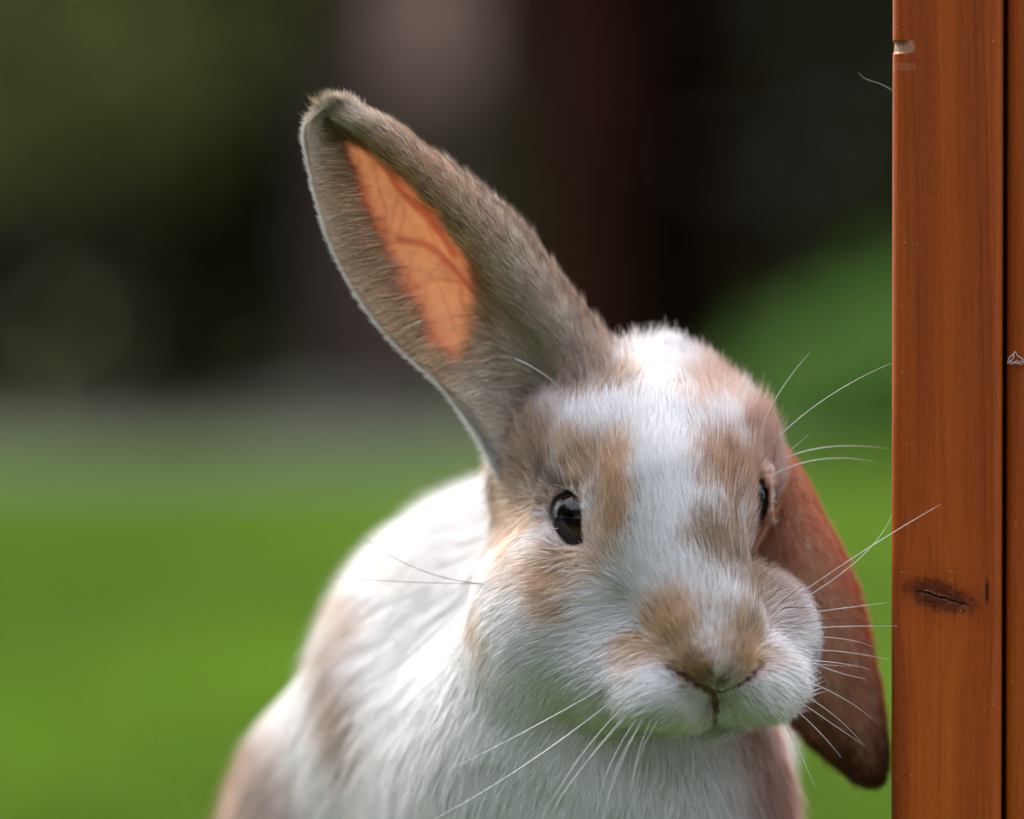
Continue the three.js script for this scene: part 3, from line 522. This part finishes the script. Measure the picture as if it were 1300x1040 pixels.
const rabbit = thing('rabbit', 'white and tan lop rabbit with one ear raised beside the wooden post', 'rabbit', [0.02, 0, -0.09]);
const O = rabbit.position;
{
  const p = [], c = [], ix = [], q = [0, 0, 0], v = new V3();
  reseed(5);
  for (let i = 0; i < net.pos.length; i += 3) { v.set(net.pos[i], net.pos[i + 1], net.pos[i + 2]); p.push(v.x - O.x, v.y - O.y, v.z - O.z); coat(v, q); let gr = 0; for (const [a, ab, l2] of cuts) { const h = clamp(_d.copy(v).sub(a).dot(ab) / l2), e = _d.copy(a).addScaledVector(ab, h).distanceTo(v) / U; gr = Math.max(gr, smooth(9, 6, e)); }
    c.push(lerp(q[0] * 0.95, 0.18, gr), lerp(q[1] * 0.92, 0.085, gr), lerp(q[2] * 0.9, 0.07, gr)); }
  const n1 = net.ix.length; for (const i of net.ix) ix.push(i);
  let b = p.length / 3; for (let i = 0; i < loSheet.pos.length; i += 3) { p.push(loSheet.pos[i] - O.x, loSheet.pos[i + 1] - O.y, loSheet.pos[i + 2] - O.z); } c.push(...loSheet.col); for (const i of loSheet.ix) ix.push(b + i);
  const n2 = ix.length; b = p.length / 3; for (let i = 0; i < upSheet.pos.length; i += 3) { p.push(upSheet.pos[i] - O.x, upSheet.pos[i + 1] - O.y, upSheet.pos[i + 2] - O.z); } for (const x of upSheet.col) c.push(x); for (const i of upSheet.ix) ix.push(b + i);
  const g = new THREE.BufferGeometry(); g.setAttribute('position', new THREE.Float32BufferAttribute(p, 3)); g.setAttribute('color', new THREE.Float32BufferAttribute(c, 3)); g.setIndex(ix); g.computeVertexNormals();
  g.addGroup(0, n2, 0); g.addGroup(n2, ix.length - n2, 1);
  const skin = std(lin(1, 1, 1), 0.9, { vertexColors: true }), ear = new THREE.MeshPhysicalMaterial({ vertexColors: true, roughness: 0.85, transmission: 0.62, thickness: 0, side: THREE.DoubleSide });
  part('body', g, [skin, ear], rabbit);
}
// 5. eyes
{
  const eyeTex = (() => { const n = 256, d = new Uint8Array(n * n * 4); for (let y = 0; y < n; y++) for (let x = 0; x < n; x++) { const v = y / n, i = (y * n + x) * 4, f = fbm(x / 5, v * 6, 2, 3), iris = smooth(0.70, 0.74, v) * smooth(0.88, 0.84, v); d[i] = 4 + 22 * iris * (0.5 + f); d[i + 1] = 3 + 11 * iris * (0.5 + f); d[i + 2] = 3 + 6 * iris * (0.5 + f); d[i + 3] = 255; } const t = new THREE.DataTexture(d, n, n); t.colorSpace = THREE.SRGBColorSpace; t.wrapS = THREE.RepeatWrapping; t.magFilter = THREE.LinearFilter; t.needsUpdate = true; return t; })();
  const m = new THREE.MeshPhysicalMaterial({ map: eyeTex, roughness: 0.2, specularIntensity: 0.15, clearcoat: 1, clearcoatRoughness: 0.015 });
  const eyeball = (s, axis) => { const e = part('eye', new THREE.SphereGeometry(s.r, 64, 48), m, rabbit); e.position.copy(s.c).sub(O); e.quaternion.setFromUnitVectors(new V3(0, 1, 0), axis.clone().normalize()); return e; };
  eyeball(EYE, CX.clone().multiplyScalar(-0.62).addScaledVector(CZ, 0.75).addScaledVector(CY, 0.15));
  eyeball(EYE2, CX.clone().addScaledVector(CZ, -0.1));
  const lm = new THREE.MeshPhysicalMaterial({ color: lin(0.36, 0.21, 0.17), roughness: 0.4, clearcoat: 0.5, clearcoatRoughness: 0.3 });
  const lidTube = (pts, r) => new THREE.TubeGeometry(new THREE.CatmullRomCurve3(pts.map((p) => p.clone().sub(O)), true, 'centripetal'), 90, r * U, 8, true);
  part('eyelid', lidTube(lid1, 3.3), lm, rabbit);
  part('eyelid', lidTube(lid2, 3), lm, rabbit);
}

// 6. fur
function tuft(n, seed, o) { // o: lift, flat, spread, width, fan, curl ; hairs grow along +z from y=0, y is away from the skin; unit length
  reseed(seed); const p = [], nn = [], c = [], ix = [], S = 4, wd = new V3();
  for (let i = 0; i < n; i++) {
    const L = rr(0.65, 1.1), yaw = gauss() * o.fan, ox = gauss() * o.spread, oz = gauss() * o.spread, l0 = o.lift * rr(0.75, 1.2), l1 = o.flat * rr(0.3, 1.6), roll = gauss() * 0.8, br = 1 + gauss() * o.tone, sway = gauss() * 0.25;
    let x = ox, y = -0.06, z = oz, a = yaw; const b = p.length / 3;
    for (let k = 0; k <= S; k++) {
      const t = k / S, el = lerp(l0, l1, Math.pow(t, 0.7)), w = o.width * (1 - Math.pow(t, 1.6) * 0.92) * (0.75 + 0.5 * t * (1 - t) * 2);
      const dx = Math.sin(a) * Math.cos(el), dz = Math.cos(a) * Math.cos(el), dy = Math.sin(el);
      const sx = Math.cos(a), sz = -Math.sin(a), ux = -Math.sin(el) * Math.sin(a), uy = Math.cos(el), uz = -Math.sin(el) * Math.cos(a);
      const cr = Math.cos(roll), sr = Math.sin(roll), wx = sx * cr + ux * sr, wy = uy * sr, wz = sz * cr + uz * sr, nx = ux * cr - sx * sr, ny = uy * cr, nz = uz * cr - sz * sr;
      const tone = br * lerp(o.root ?? 0.92, 1.0, t);
      for (const s of [-1, 1]) { p.push(x + wx * w * s * 0.5, y + wy * w * s * 0.5, z + wz * w * s * 0.5); nn.push(nx, ny, nz); c.push(tone, tone, tone); }
      if (k) { const q = b + k * 2; ix.push(q - 2, q, q - 1, q, q + 1, q - 1); }
      x += dx * L / S; y += dy * L / S; z += dz * L / S; a += sway / S - ox * 1.2 / S * (o.clump ?? 1);
    }
  }
  const g = new THREE.BufferGeometry(); g.setAttribute('position', new THREE.Float32BufferAttribute(p, 3)); g.setAttribute('normal', new THREE.Float32BufferAttribute(nn, 3)); g.setAttribute('color', new THREE.Float32BufferAttribute(c, 3)); g.setIndex(ix);
  return g;
}
const hairMat = new THREE.MeshPhysicalMaterial({ vertexColors: true, roughness: 0.55, specularIntensity: 0.5, side: THREE.DoubleSide });
const thinHair = new THREE.MeshPhysicalMaterial({ vertexColors: true, roughness: 0.55, specularIntensity: 0.5, transmission: 0.65, thickness: 0, side: THREE.DoubleSide });
class Fur {
  constructor(name, geos, mat = hairMat) { this.mat = mat; this.name = name; this.geos = geos; this.items = geos.map(() => []); }
  add(p, n, t, L, col) { this.items[Math.floor(rnd() * this.geos.length)].push([p.clone(), n.clone(), t.clone(), L, col[0], col[1], col[2]]); }
  build() {
    const M = new THREE.Matrix4(), X = new V3(), Y = new V3(), Z = new V3(), c = new THREE.Color(); let total = 0;
    this.geos.forEach((g, k) => {
      const it = this.items[k], m = new THREE.InstancedMesh(g, this.mat, it.length); total += it.length;
      it.forEach(([p, n, t, L, r, gg, b], i) => { Y.copy(n); Z.copy(t).addScaledVector(n, -t.dot(n)).normalize(); X.crossVectors(Y, Z); M.makeBasis(X.multiplyScalar(L), Y.multiplyScalar(L), Z.multiplyScalar(L)).setPosition(p.x - O.x, p.y - O.y, p.z - O.z); m.setMatrixAt(i, M); m.setColorAt(i, c.setRGB(r, gg, b)); });
      m.name = this.name; m.userData.kind = 'stuff'; shadows(m); rabbit.add(m);
    });
    console.log(this.name, total);
  }
}
// directions in which the coat lies, as seen: [x, y, dx, dy, reach]
const flow = [[905, 830, 0, -1, 30], [880, 780, -0.2, -1, 50], [940, 790, 0.3, -1, 40], [850, 700, -0.12, -1, 60], [835, 600, -0.05, -1, 70], [830, 500, 0.05, -1, 60], [780, 640, -0.15, -1, 35], [750, 590, -0.5, -0.9, 35], [690, 560, -0.4, -0.9, 45], [760, 490, -0.2, -1, 40],
  [700, 700, -1, -0.1, 40], [650, 650, -0.9, 0.15, 50], [690, 760, -1, 0.25, 50], [762, 660, 0.1, -1, 26], [762, 696, 0.3, -1, 22], [745, 716, -0.2, 0.8, 18], [725, 600, -0.5, -0.8, 22], [720, 715, -0.9, 0.5, 20], [640, 780, -0.9, 0.5, 60], [760, 820, -0.95, 0.35, 50], [820, 830, -0.9, 0.1, 30], [850, 860, -0.9, 0.35, 25], [800, 880, -0.7, 0.75, 45], [700, 880, -0.7, 0.8, 60], [850, 915, -0.35, 1, 30], [905, 925, 0, 1, 30], [890, 895, -0.5, 0.8, 14], [925, 895, 0.7, 0.6, 14],
  [960, 890, 0.5, 0.9, 35], [970, 850, 0.9, 0.25, 25], [1010, 850, 1, 0.4, 40], [1015, 790, 1, -0.1, 40], [985, 745, 0.7, -0.7, 35], [940, 700, 0.3, -1, 45], [920, 600, 0.2, -1, 50], [965, 600, 0.35, -1, 40], [930, 490, 0.4, -0.9, 50], [880, 460, 0.1, -1, 40], [960, 540, 0.6, -0.7, 40],
  [820, 1000, -0.1, 1, 90], [700, 960, -0.35, 1, 90], [960, 1000, 0.25, 1, 60], [600, 800, -0.6, 0.9, 90], [520, 720, -0.8, 0.55, 90], [600, 640, -0.9, 0.3, 60], [430, 850, -0.6, 0.9, 90], [330, 960, -0.5, 1, 90], [560, 950, -0.4, 1, 90], [640, 1150, 0, 1, 150]]
  .map(([x, y, dx, dy, s]) => ({ c: hit(x, y), d: new V3().addScaledVector(CX, dx).addScaledVector(CY, -dy).normalize(), s: s * U }));
const _f = new V3(), _g = new V3();
function lie(p, n, out) {
  out.set(0, 0, 0); for (const a of flow) { const q = a.c.distanceToSquared(p) / (a.s * a.s * 1.4); if (q < 14) out.addScaledVector(a.d, Math.exp(-q)); }
  if (out.lengthSq() < 1e-8) out.copy(CY).multiplyScalar(-1).addScaledVector(CZ, -0.4);
  return out.addScaledVector(n, -out.dot(n)).normalize();
}
const faceFur = new Fur('face_fur', [41, 42, 43, 44].map((s) => tuft(14, s, { lift: 0.55, flat: 0.08, spread: 0.26, width: 0.024, fan: 0.15, tone: 0.10, clump: 0.6 })));
const noseFur = new Fur('nose_fur', [51, 52].map((s) => tuft(8, s, { lift: 0.7, flat: 0.2, spread: 0.16, width: 0.055, fan: 0.22, tone: 0.16 })));
const bodyFur = new Fur('body_fur', [61, 62, 63].map((s) => tuft(14, s, { lift: 0.42, flat: 0.07, spread: 0.34, width: 0.015, fan: 0.18, tone: 0.03, clump: 0 })));
{
  reseed(77);
  const A = new V3(), B = new V3(), Cc = new V3(), n = new V3(), t = new V3(), p = new V3(), q = [0, 0, 0], view = new V3(), tri = net.ix;
  const nose = hit(907, 872), headC = W(830, 700, -60);
  let cnt = 0;
  for (let i = 0; i < tri.length; i += 3) {
    A.fromArray(net.pos, tri[i] * 3); B.fromArray(net.pos, tri[i + 1] * 3); Cc.fromArray(net.pos, tri[i + 2] * 3);
    const e1 = B.clone().sub(A), e2 = Cc.clone().sub(A), area = e1.cross(e2).length() / 2 / (U * U); if (!(area > 0)) continue;   // in photo pixels
    const [px, py, pz] = P(A), face = A.distanceTo(headC) < 0.06 || (px > 600 && py < 930 && pz > -210), inFrame = px > 180 && px < 1300 && py < 1130;
    n.copy(e1).normalize(); if (n.lengthSq() < 0.5) continue; view.copy(camera.position).sub(A).normalize(); const facing = n.dot(view);
    let dens = face ? 1 / 19 : inFrame ? (py < 720 ? 1 / 30 : 1 / 50) : 1 / 160; if (facing < -0.35) dens *= 0.3;
    const dn = A.distanceTo(nose) / U, near = smooth(75, 25, dn); if (face && near > 0) dens *= 1 + near * 1.6;
    let k = area * dens; k = Math.floor(k) + (rnd() < k % 1 ? 1 : 0);
    for (; k > 0; k--) {
      let u = rnd(), v = rnd(); if (u + v > 1) { u = 1 - u; v = 1 - v; }
      p.copy(A).addScaledVector(B.clone().sub(A), u).addScaledVector(Cc.clone().sub(A), v);
      // no hair on the eyes, the lids and in the grooves
      let skip = false, short = 1;
      for (const [s, lid, g] of [[EYE, lid1, 10], [EYE2, lid2, 7]]) { if (p.distanceTo(s.c) < s.r + 0.5 * U) skip = true; if (s === EYE2 && p.distanceTo(s.c) < s.r + 16 * U && _f.copy(p).sub(s.c).dot(CZ) < -3 * U) skip = true; for (const l of lid) { const d = p.distanceTo(l) / U; if (d < g) skip = true; if (d < 34) short = Math.min(short, lerp(0.26, 1, (d - g) / (34 - g))); } }
      for (const [a, ab, l2, r] of cuts) { const h = clamp(_f.copy(p).sub(a).dot(ab) / l2), d = _f.copy(a).addScaledVector(ab, h).distanceTo(p) / U; if (d < 4.6) skip = true; if (d < 22) short = Math.min(short, lerp(0.45, 1, (d - 5) / 17)); }
      if (skip) continue;
      grad(p, n); lie(p, n, t);
      const swirl = (fbm(p.x * 160, p.y * 160, p.z * 160, 2) - 0.5) * (face ? 0.75 : 0.16) + gauss() * 0.14; t.applyAxisAngle(n, swirl);
      coat(_g.copy(p).addScaledVector(t, (face ? 20 : 48) * U), q, 0.8);
      const [hx, hy] = P(p), tint = 1 + gauss() * 0.13, light = q[1] > 0.6; const ag = light ? 1 + gauss() * 0.03 : tint * (rnd() < 0.14 ? 1.5 : rnd() < 0.12 ? 0.62 : 1);
      const col = [Math.min(q[0] * ag, 0.96), Math.min(q[1] * ag, 0.95), Math.min(q[2] * ag, 0.94)];
      if (face) {
        const nr = smooth(70, 20, p.distanceTo(nose) / U); let L = lerp(37, 15, nr) * rr(0.75, 1.25) * short;
        L *= lerp(1, 1.4, smooth(-60, -200, pz) * smooth(900, 800, hx))  * lerp(1, 1.35, smooth(850, 930, hy) * smooth(60, 120, p.distanceTo(nose) / U));
        for (let z = 0; z < 8; z++) { _f.copy(p).addScaledVector(t, L * U * 0.9).addScaledVector(n, L * U * 0.18); let over = Math.min(_f.distanceTo(EYE.c) - EYE.r, _f.distanceTo(EYE2.c) - EYE2.r) < 3 * U; for (const [a, ab, l2, rad] of sockets) { const h = clamp((( _f.x - a.x) * ab.x + (_f.y - a.y) * ab.y + (_f.z - a.z) * ab.z) / l2); if (Math.hypot(_f.x - a.x - ab.x * h, _f.y - a.y - ab.y * h, _f.z - a.z - ab.z * h) < rad + 1.5 * U) over = true; } if (over) L *= 0.72; else break; }
        if (p.distanceTo(EYE2.c) < EYE2.r + 22 * U) L *= 0.6;
        const tall = rnd() < 0.35, up = (tall ? 0.6 : 0.25) * Math.max(smooth(540, 450, hy), smooth(900, 960, hx) * smooth(600, 540, hy)) * smooth(20, -90, pz); if (up > 0) { n.addScaledVector(t, -up).normalize(); L *= lerp(1, tall ? 1.15 : 0.85, Math.min(1, up * 4)); }
        if (L < 19) noseFur.add(p, n, t, L * U, col); else faceFur.add(p, n, t, L * U, col);
      } else bodyFur.add(p, n, t, rr(62, 100) * U * lerp(0.75, 1, smooth(-150, -300, pz)), col);
      cnt++;
    }
  }
}
// ears: short fur inside, outside and along the rims
const earFur = new Fur('ear_fur', [71, 72, 73].map((s) => tuft(9, s, { lift: 0.55, flat: 0.10, spread: 0.18, width: 0.042, fan: 0.18, tone: 0.14 })));
const rimFur = new Fur('rim_fur', [86, 87].map((s) => tuft(10, s, { lift: 0.5, flat: 0.3, spread: 0.75, width: 0.045, fan: 0.3, tone: 0.08, clump: 0 })), thinHair);
const innerEarFur = new Fur('inner_ear_fur', [81, 82, 83].map((s) => tuft(9, s, { lift: 0.42, flat: 0.16, spread: 0.3, width: 0.022, fan: 0.14, tone: 0.18, clump: 0 })));
{
  reseed(99);
  const CREAM = [0.88, 0.85, 0.78];
  const mix = (a, b, k) => [lerp(a[0], b[0], k), lerp(a[1], b[1], k), lerp(a[2], b[2], k)];
  const local = (sh, fn, t, v) => { const e = 2e-3, o = W(...fn(t, v)), a = W(...fn(Math.min(t + e, 1), v)).sub(W(...fn(Math.max(t - e, 0), v))).normalize(), b = W(...fn(t, Math.min(v + e, 1))).sub(W(...fn(t, Math.max(v - e, -1)))).normalize(), n = a.clone().cross(b).normalize(); if (n.dot(CZ) < 0 && Math.abs(v) < 0.8 || (n.dot(CZ) < 0 && n.dot(CZ) < -0.2)) n.multiplyScalar(-1); return { o, a, b, n }; };
  const tEven = () => { for (;;) { const t = rnd(), w = Math.hypot(upL(t)[0] - upR(t)[0], upL(t)[1] - upR(t)[1]); if (rnd() < (w + 20) / 260) return t; } };
  for (let i = 0; i < 30000; i++) {
    const t = tEven(), v = rr(-1, 1), f = local(0, upright, t, v), [x, y] = upright(t, v), bb = bare(x, y) + (fbm(x / 16, y / 16, 5, 2) - 0.5) * 0.35;
    if (!(f.n.lengthSq() > 0.5) || t > 0.955) continue;
    if (rnd() > Math.pow(smooth(0.55, 1.7, bb), 1.25)) continue;
    let d = f.a.clone(), L = 17, col;
    const band = smooth(0.3, 0.5, v), rim = smooth(-0.84, -0.95, v), tip = smooth(0.88, 0.97, t), low = smooth(0.35, 0.1, t);
    // inside left of the bowl: hairs sweep to the left rim; the folded right margin: along the ear to the tip
    const edge = smooth(-0.72, -0.97, v); const turn = smooth(-0.12, 0.14, v); d.multiplyScalar(lerp(0.18, 1, Math.max(turn, edge)) + low * 0.5).addScaledVector(f.b, lerp(lerp(-1, -0.1, edge), 0.12, turn)).normalize();
    L = lerp(50, 30, Math.max(band, turn * 0.8)) * rr(0.7, 1.25) * lerp(1, 0.5, edge); if (v < 0) L = Math.min(L, 8 + 0.95 * (v + 1) / 2 * Math.hypot(upL(t)[0] - upR(t)[0], upL(t)[1] - upR(t)[1]));
    col = mix([0.66, 0.53, 0.38], [0.62, 0.49, 0.385], band);
    col = mix(col, [0.8, 0.68, 0.5], smooth(0.6, 0.2, noise(x / 30, y / 30, 2)) * 0.5);
    col = mix(col, [0.75, 0.64, 0.5], low * smooth(0.5, -0.8, v) * 0.7);
    col = mix(col, [0.62, 0.43, 0.31], smooth(0.7, 0.95, v) * 0.5);
    col = mix(col, [0.62, 0.34, 0.17], 0.75 * smooth(2.0, 1.0, bb));
    col = mix(col, CREAM, Math.max(rim, tip * 0.8));
    if (v < -0.9 && rnd() < 0.75) continue;
    const ag = (1 + gauss() * 0.22) * (rnd() < 0.15 ? 1.7 : rnd() < 0.15 ? 0.5 : 1);
    d.addScaledVector(f.b, gauss() * 0.12);
    (v > 0.42 ? earFur : innerEarFur).add(f.o.clone().addScaledVector(f.n, 3 * U), f.n, d, L * U, col.map((k) => Math.min(k * ag, 0.85)));
  }
  for (let i = 0; i < 12000; i++) { // the back of the ear
    const t = tEven(), v = rr(-1, 1), f = local(0, upright, t, v); if (!(f.n.lengthSq() > 0.5)) continue;
    const [x, y] = upright(t, v); if ((bare(x, y) < 1.4 && rnd() < 0.96) || v < -0.78) continue;
    const rim = smooth(0.86, 0.96, Math.abs(v)), tip = smooth(0.9, 0.97, t), n = f.n.clone().multiplyScalar(-1), ag = 1 + gauss() * 0.15;
    earFur.add(f.o.clone().addScaledVector(n, 3 * U), n, f.a.clone().addScaledVector(f.b, 0.5 * Math.sign(v) * Math.abs(v) + gauss() * 0.15), rr(13, 21) * U, mix([0.6, 0.48, 0.37], CREAM, v < 0 ? Math.max(rim, tip) : tip).map((k) => Math.min(k * ag, 0.85)));
  }
  for (let i = 0; i < 7000; i++) { // fringes on both rims
    const t = tEven(), v = rnd() < 0.6 ? -1 : 1, f = local(0, upright, t, v * 0.97); if (!(f.n.lengthSq() > 0.5) || t > 0.95) continue;
    const out = f.b.clone().multiplyScalar(v), tip = smooth(0.85, 0.95, t), low = smooth(0.3, 0.1, t), ag = 1 + gauss() * 0.15;
    const n = f.n.clone().multiplyScalar(rnd() < 0.6 ? 1 : -1).addScaledVector(out, 0.35).normalize(), d = f.a.clone().addScaledVector(out, rr(0.1, 0.7));
    rimFur.add(W(...upright(t, v * rr(0.93, 1))), n, d, rr(8, 13) * lerp(1, 1.8, low) * U, (v < 0 ? mix(CREAM, [0.92, 0.9, 0.85], rnd()) : mix(mix([0.45, 0.35, 0.28], CREAM, tip), [0.7, 0.64, 0.56], low * 0.6)).map((k) => Math.min(k * ag, 0.85)));
  }
  for (let i = 0; i < 2600; i++) { // the rounded tip
    const t = rr(0.86, 0.975), v = rr(-1, 1), f = local(0, upright, 0.88, v * 0.6), n = f.n.clone().multiplyScalar(rnd() < 0.7 ? 1 : -1), ag = 1 + gauss() * 0.12;
    const o = W(...upright(t, v)); rimFur.add(o.clone().addScaledVector(n, 4 * U), n, o.clone().sub(W(452, 190, -30)).normalize().addScaledVector(CX, gauss() * 0.15).addScaledVector(f.a, -0.2), rr(8, 13) * U, mix([0.6, 0.52, 0.42], CREAM, rnd()).map((k) => Math.min(k * ag, 0.88)));
  }
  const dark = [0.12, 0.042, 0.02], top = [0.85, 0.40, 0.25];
  for (let i = 0; i < 15000; i++) { // the hanging ear
    const t = Math.pow(rnd(), 0.9), v = rr(-1, 1), f = local(1, lopped, t, v); if (!(f.n.lengthSq() > 0.5)) continue;
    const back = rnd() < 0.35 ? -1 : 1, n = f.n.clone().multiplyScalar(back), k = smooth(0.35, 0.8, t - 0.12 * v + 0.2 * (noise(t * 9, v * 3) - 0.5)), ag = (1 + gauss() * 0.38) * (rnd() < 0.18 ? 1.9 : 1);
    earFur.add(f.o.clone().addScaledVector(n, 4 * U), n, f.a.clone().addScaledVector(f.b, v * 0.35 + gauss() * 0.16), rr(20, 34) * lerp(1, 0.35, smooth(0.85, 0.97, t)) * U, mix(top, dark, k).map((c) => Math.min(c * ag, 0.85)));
  }
}
{ // short fringe round the hanging ear
  reseed(123);
  for (let i = 0; i < 2600; i++) {
    const t = rr(0.05, 0.96), v = rnd() < 0.6 ? 1 : -1, e = 2e-3, o = W(...lopped(t, v)), a = W(...lopped(t + e, v)).sub(W(...lopped(t - e, v))).normalize(), out = CX.clone().multiplyScalar(v).addScaledVector(a, -CX.dot(a) * v).normalize(), n = CZ.clone().multiplyScalar(rnd() < 0.6 ? 1 : -1).addScaledVector(out, 0.4).normalize(), k = smooth(0.35, 0.85, t), ag = 1 + gauss() * 0.2;
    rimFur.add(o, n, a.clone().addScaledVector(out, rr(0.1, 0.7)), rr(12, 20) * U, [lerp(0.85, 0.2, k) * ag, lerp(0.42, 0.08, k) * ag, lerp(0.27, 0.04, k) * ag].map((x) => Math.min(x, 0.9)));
  }
}
for (const f of [faceFur, noseFur, bodyFur, earFur, rimFur, innerEarFur]) f.build();

// 7. whiskers
{
  const pale = new THREE.MeshPhysicalMaterial({ color: lin(0.8, 0.8, 0.76), roughness: 0.35 }), dark = std(lin(0.04, 0.03, 0.025), 0.4);
  const list = [
    [965, 548, -20, 985, 495, 0, 1028, 448, 5], [972, 572, -20, 1035, 502, 10, 1132, 461, 10], [982, 590, -30, 1004, 572, -20, 1026, 552, -20], [978, 592, -20, 1035, 556, -30, 1128, 570, -60], [980, 604, -20, 1035, 572, -30, 1110, 586, -70],
    [1000, 765, 20, 1100, 694, 50, 1195, 640, 50], [1000, 772, 10, 1112, 710, 30, 1133, 652, 30], [985, 768, 40, 1012, 752, 40, 1030, 733, 30, 1], [988, 772, 45, 1040, 770, 50, 1062, 776, 40, 1], [1000, 796, 40, 1060, 778, 30, 1135, 799, 10, 1], [1010, 800, 40, 1060, 794, 20, 1140, 795, 0],
    [1000, 826, 45, 1060, 822, 30, 1130, 838, 0], [998, 838, 50, 1060, 838, 30, 1105, 850, 10], [1000, 838, 50, 1050, 846, 40, 1082, 846, 30], [1010, 852, 40, 1060, 875, 20, 1118, 900, 0, 1], [1010, 860, 40, 1070, 880, 20, 1110, 915, 0], [1000, 872, 45, 1060, 900, 30, 1098, 948, 10], [1000, 880, 45, 1050, 915, 40, 1095, 945, 30], [995, 888, 45, 1040, 925, 40, 1068, 962, 30], [1015, 780, 30, 1070, 772, 10, 1130, 765, -10], [1005, 810, 45, 1070, 805, 25, 1110, 822, 10],
    [985, 900, 40, 1010, 940, 40, 1035, 1000, 30], [1018, 836, 30, 1068, 858, 20, 1100, 862, 10],
    [790, 880, 60, 660, 985, 90, 540, 1046, 70], [805, 885, 70, 735, 948, 100, 686, 1044, 90], [810, 890, 70, 725, 985, 100, 693, 1044, 90], [812, 892, 65, 750, 958, 100, 712, 1010, 90], [820, 895, 70, 758, 980, 110, 757, 1044, 100], [825, 895, 70, 778, 980, 110, 764, 1044, 100], [835, 898, 75, 790, 980, 110, 810, 1044, 100], [780, 865, 50, 670, 930, 80, 575, 975, 60], [828, 900, 70, 780, 960, 110, 770, 1020, 100], [845, 900, 75, 806, 955, 110, 800, 1010, 100],
    [620, 741, -60, 520, 742, -40, 388, 730, -30, 1], [625, 742, -55, 505, 738, -40, 415, 640, -40, 1], [655, 456, -30, 690, 470, -40, 718, 500, -50]];
  const r2 = (i) => hash3(i, 7, 1);
  list.forEach((l, i) => {
    const [x0, y0, z0, x1, y1, z1, x2, y2, z2, dk] = l, hp = hit(x0, y0), root = Math.abs(P(hp)[2] - z0) < 70 ? hp : W(x0, y0, z0 - 15); const c = new THREE.QuadraticBezierCurve3(i === list.length - 1 ? W(x0, y0, z0) : root, W(x1, y1, z1), W(x2, y2, z2)), N = 24, S = 5, rad = (dk ? 0.46 : 0.62) * U * (0.8 + 0.4 * r2(i));
    const g = new THREE.TubeGeometry(c, N, 1, S, false), a = g.attributes.position, q = new V3(), v = new V3();
    for (let k = 0; k <= N; k++) { c.getPointAt(k / N, q); for (let j = 0; j <= S; j++) { const n = k * (S + 1) + j; v.fromBufferAttribute(a, n).sub(q).multiplyScalar(rad * (1 - 0.8 * Math.pow(k / N, 1.5))).add(q).sub(O); a.setXYZ(n, v.x, v.y, v.z); } }
    part('whisker', g, dk ? dark : pale, rabbit);
  });
}
// 8. wisps of cobweb caught on the post
{
  const wisp = (name, label, pts, r, m) => {
    const g = mergeGeometries(pts.map((l) => new THREE.TubeGeometry(new THREE.CatmullRomCurve3(l.map(([x, y, z]) => W(x, y, z + (x > 1270 ? 14 : 0)))), 40, r * U, 5, false)));
    const c = W(...pts[0][0]); g.translate(-c.x, -c.y, -c.z); const o = shadows(new THREE.Mesh(g, m)); o.name = name; o.position.copy(c); o.userData = { label, category: 'cobweb' }; scene.add(o);
  };
  const web = std(lin(0.62, 0.6, 0.6), 0.6);
  wisp('cobweb_wisp', 'tiny curled white cobweb wisp stuck on the right hand board of the post', [[[1279, 462, 4], [1281, 455, 8], [1287, 450, 9], [1286, 456, 9], [1280, 460, 7], [1287, 462, 7], [1291, 457, 10], [1293, 462, 8], [1296, 458, 9], [1299, 461, 8], [1304, 457, 4]], [[1285, 452, 7], [1289, 447, 8], [1292, 452, 6], [1297, 455, 7], [1303, 463, 4]], [[1282, 459, 6], [1290, 461, 9], [1298, 463, 5]]], 0.6, web);
  wisp('cobweb_thread', 'thin grey cobweb thread hanging off the top left edge of the post', [[[1133, 115, 8], [1118, 107, 0], [1103, 102, -6], [1095, 98, -8], [1090, 92, -10]]], 0.9, std(lin(0.12, 0.13, 0.11), 0.8));
}
renderer.render(scene, camera);
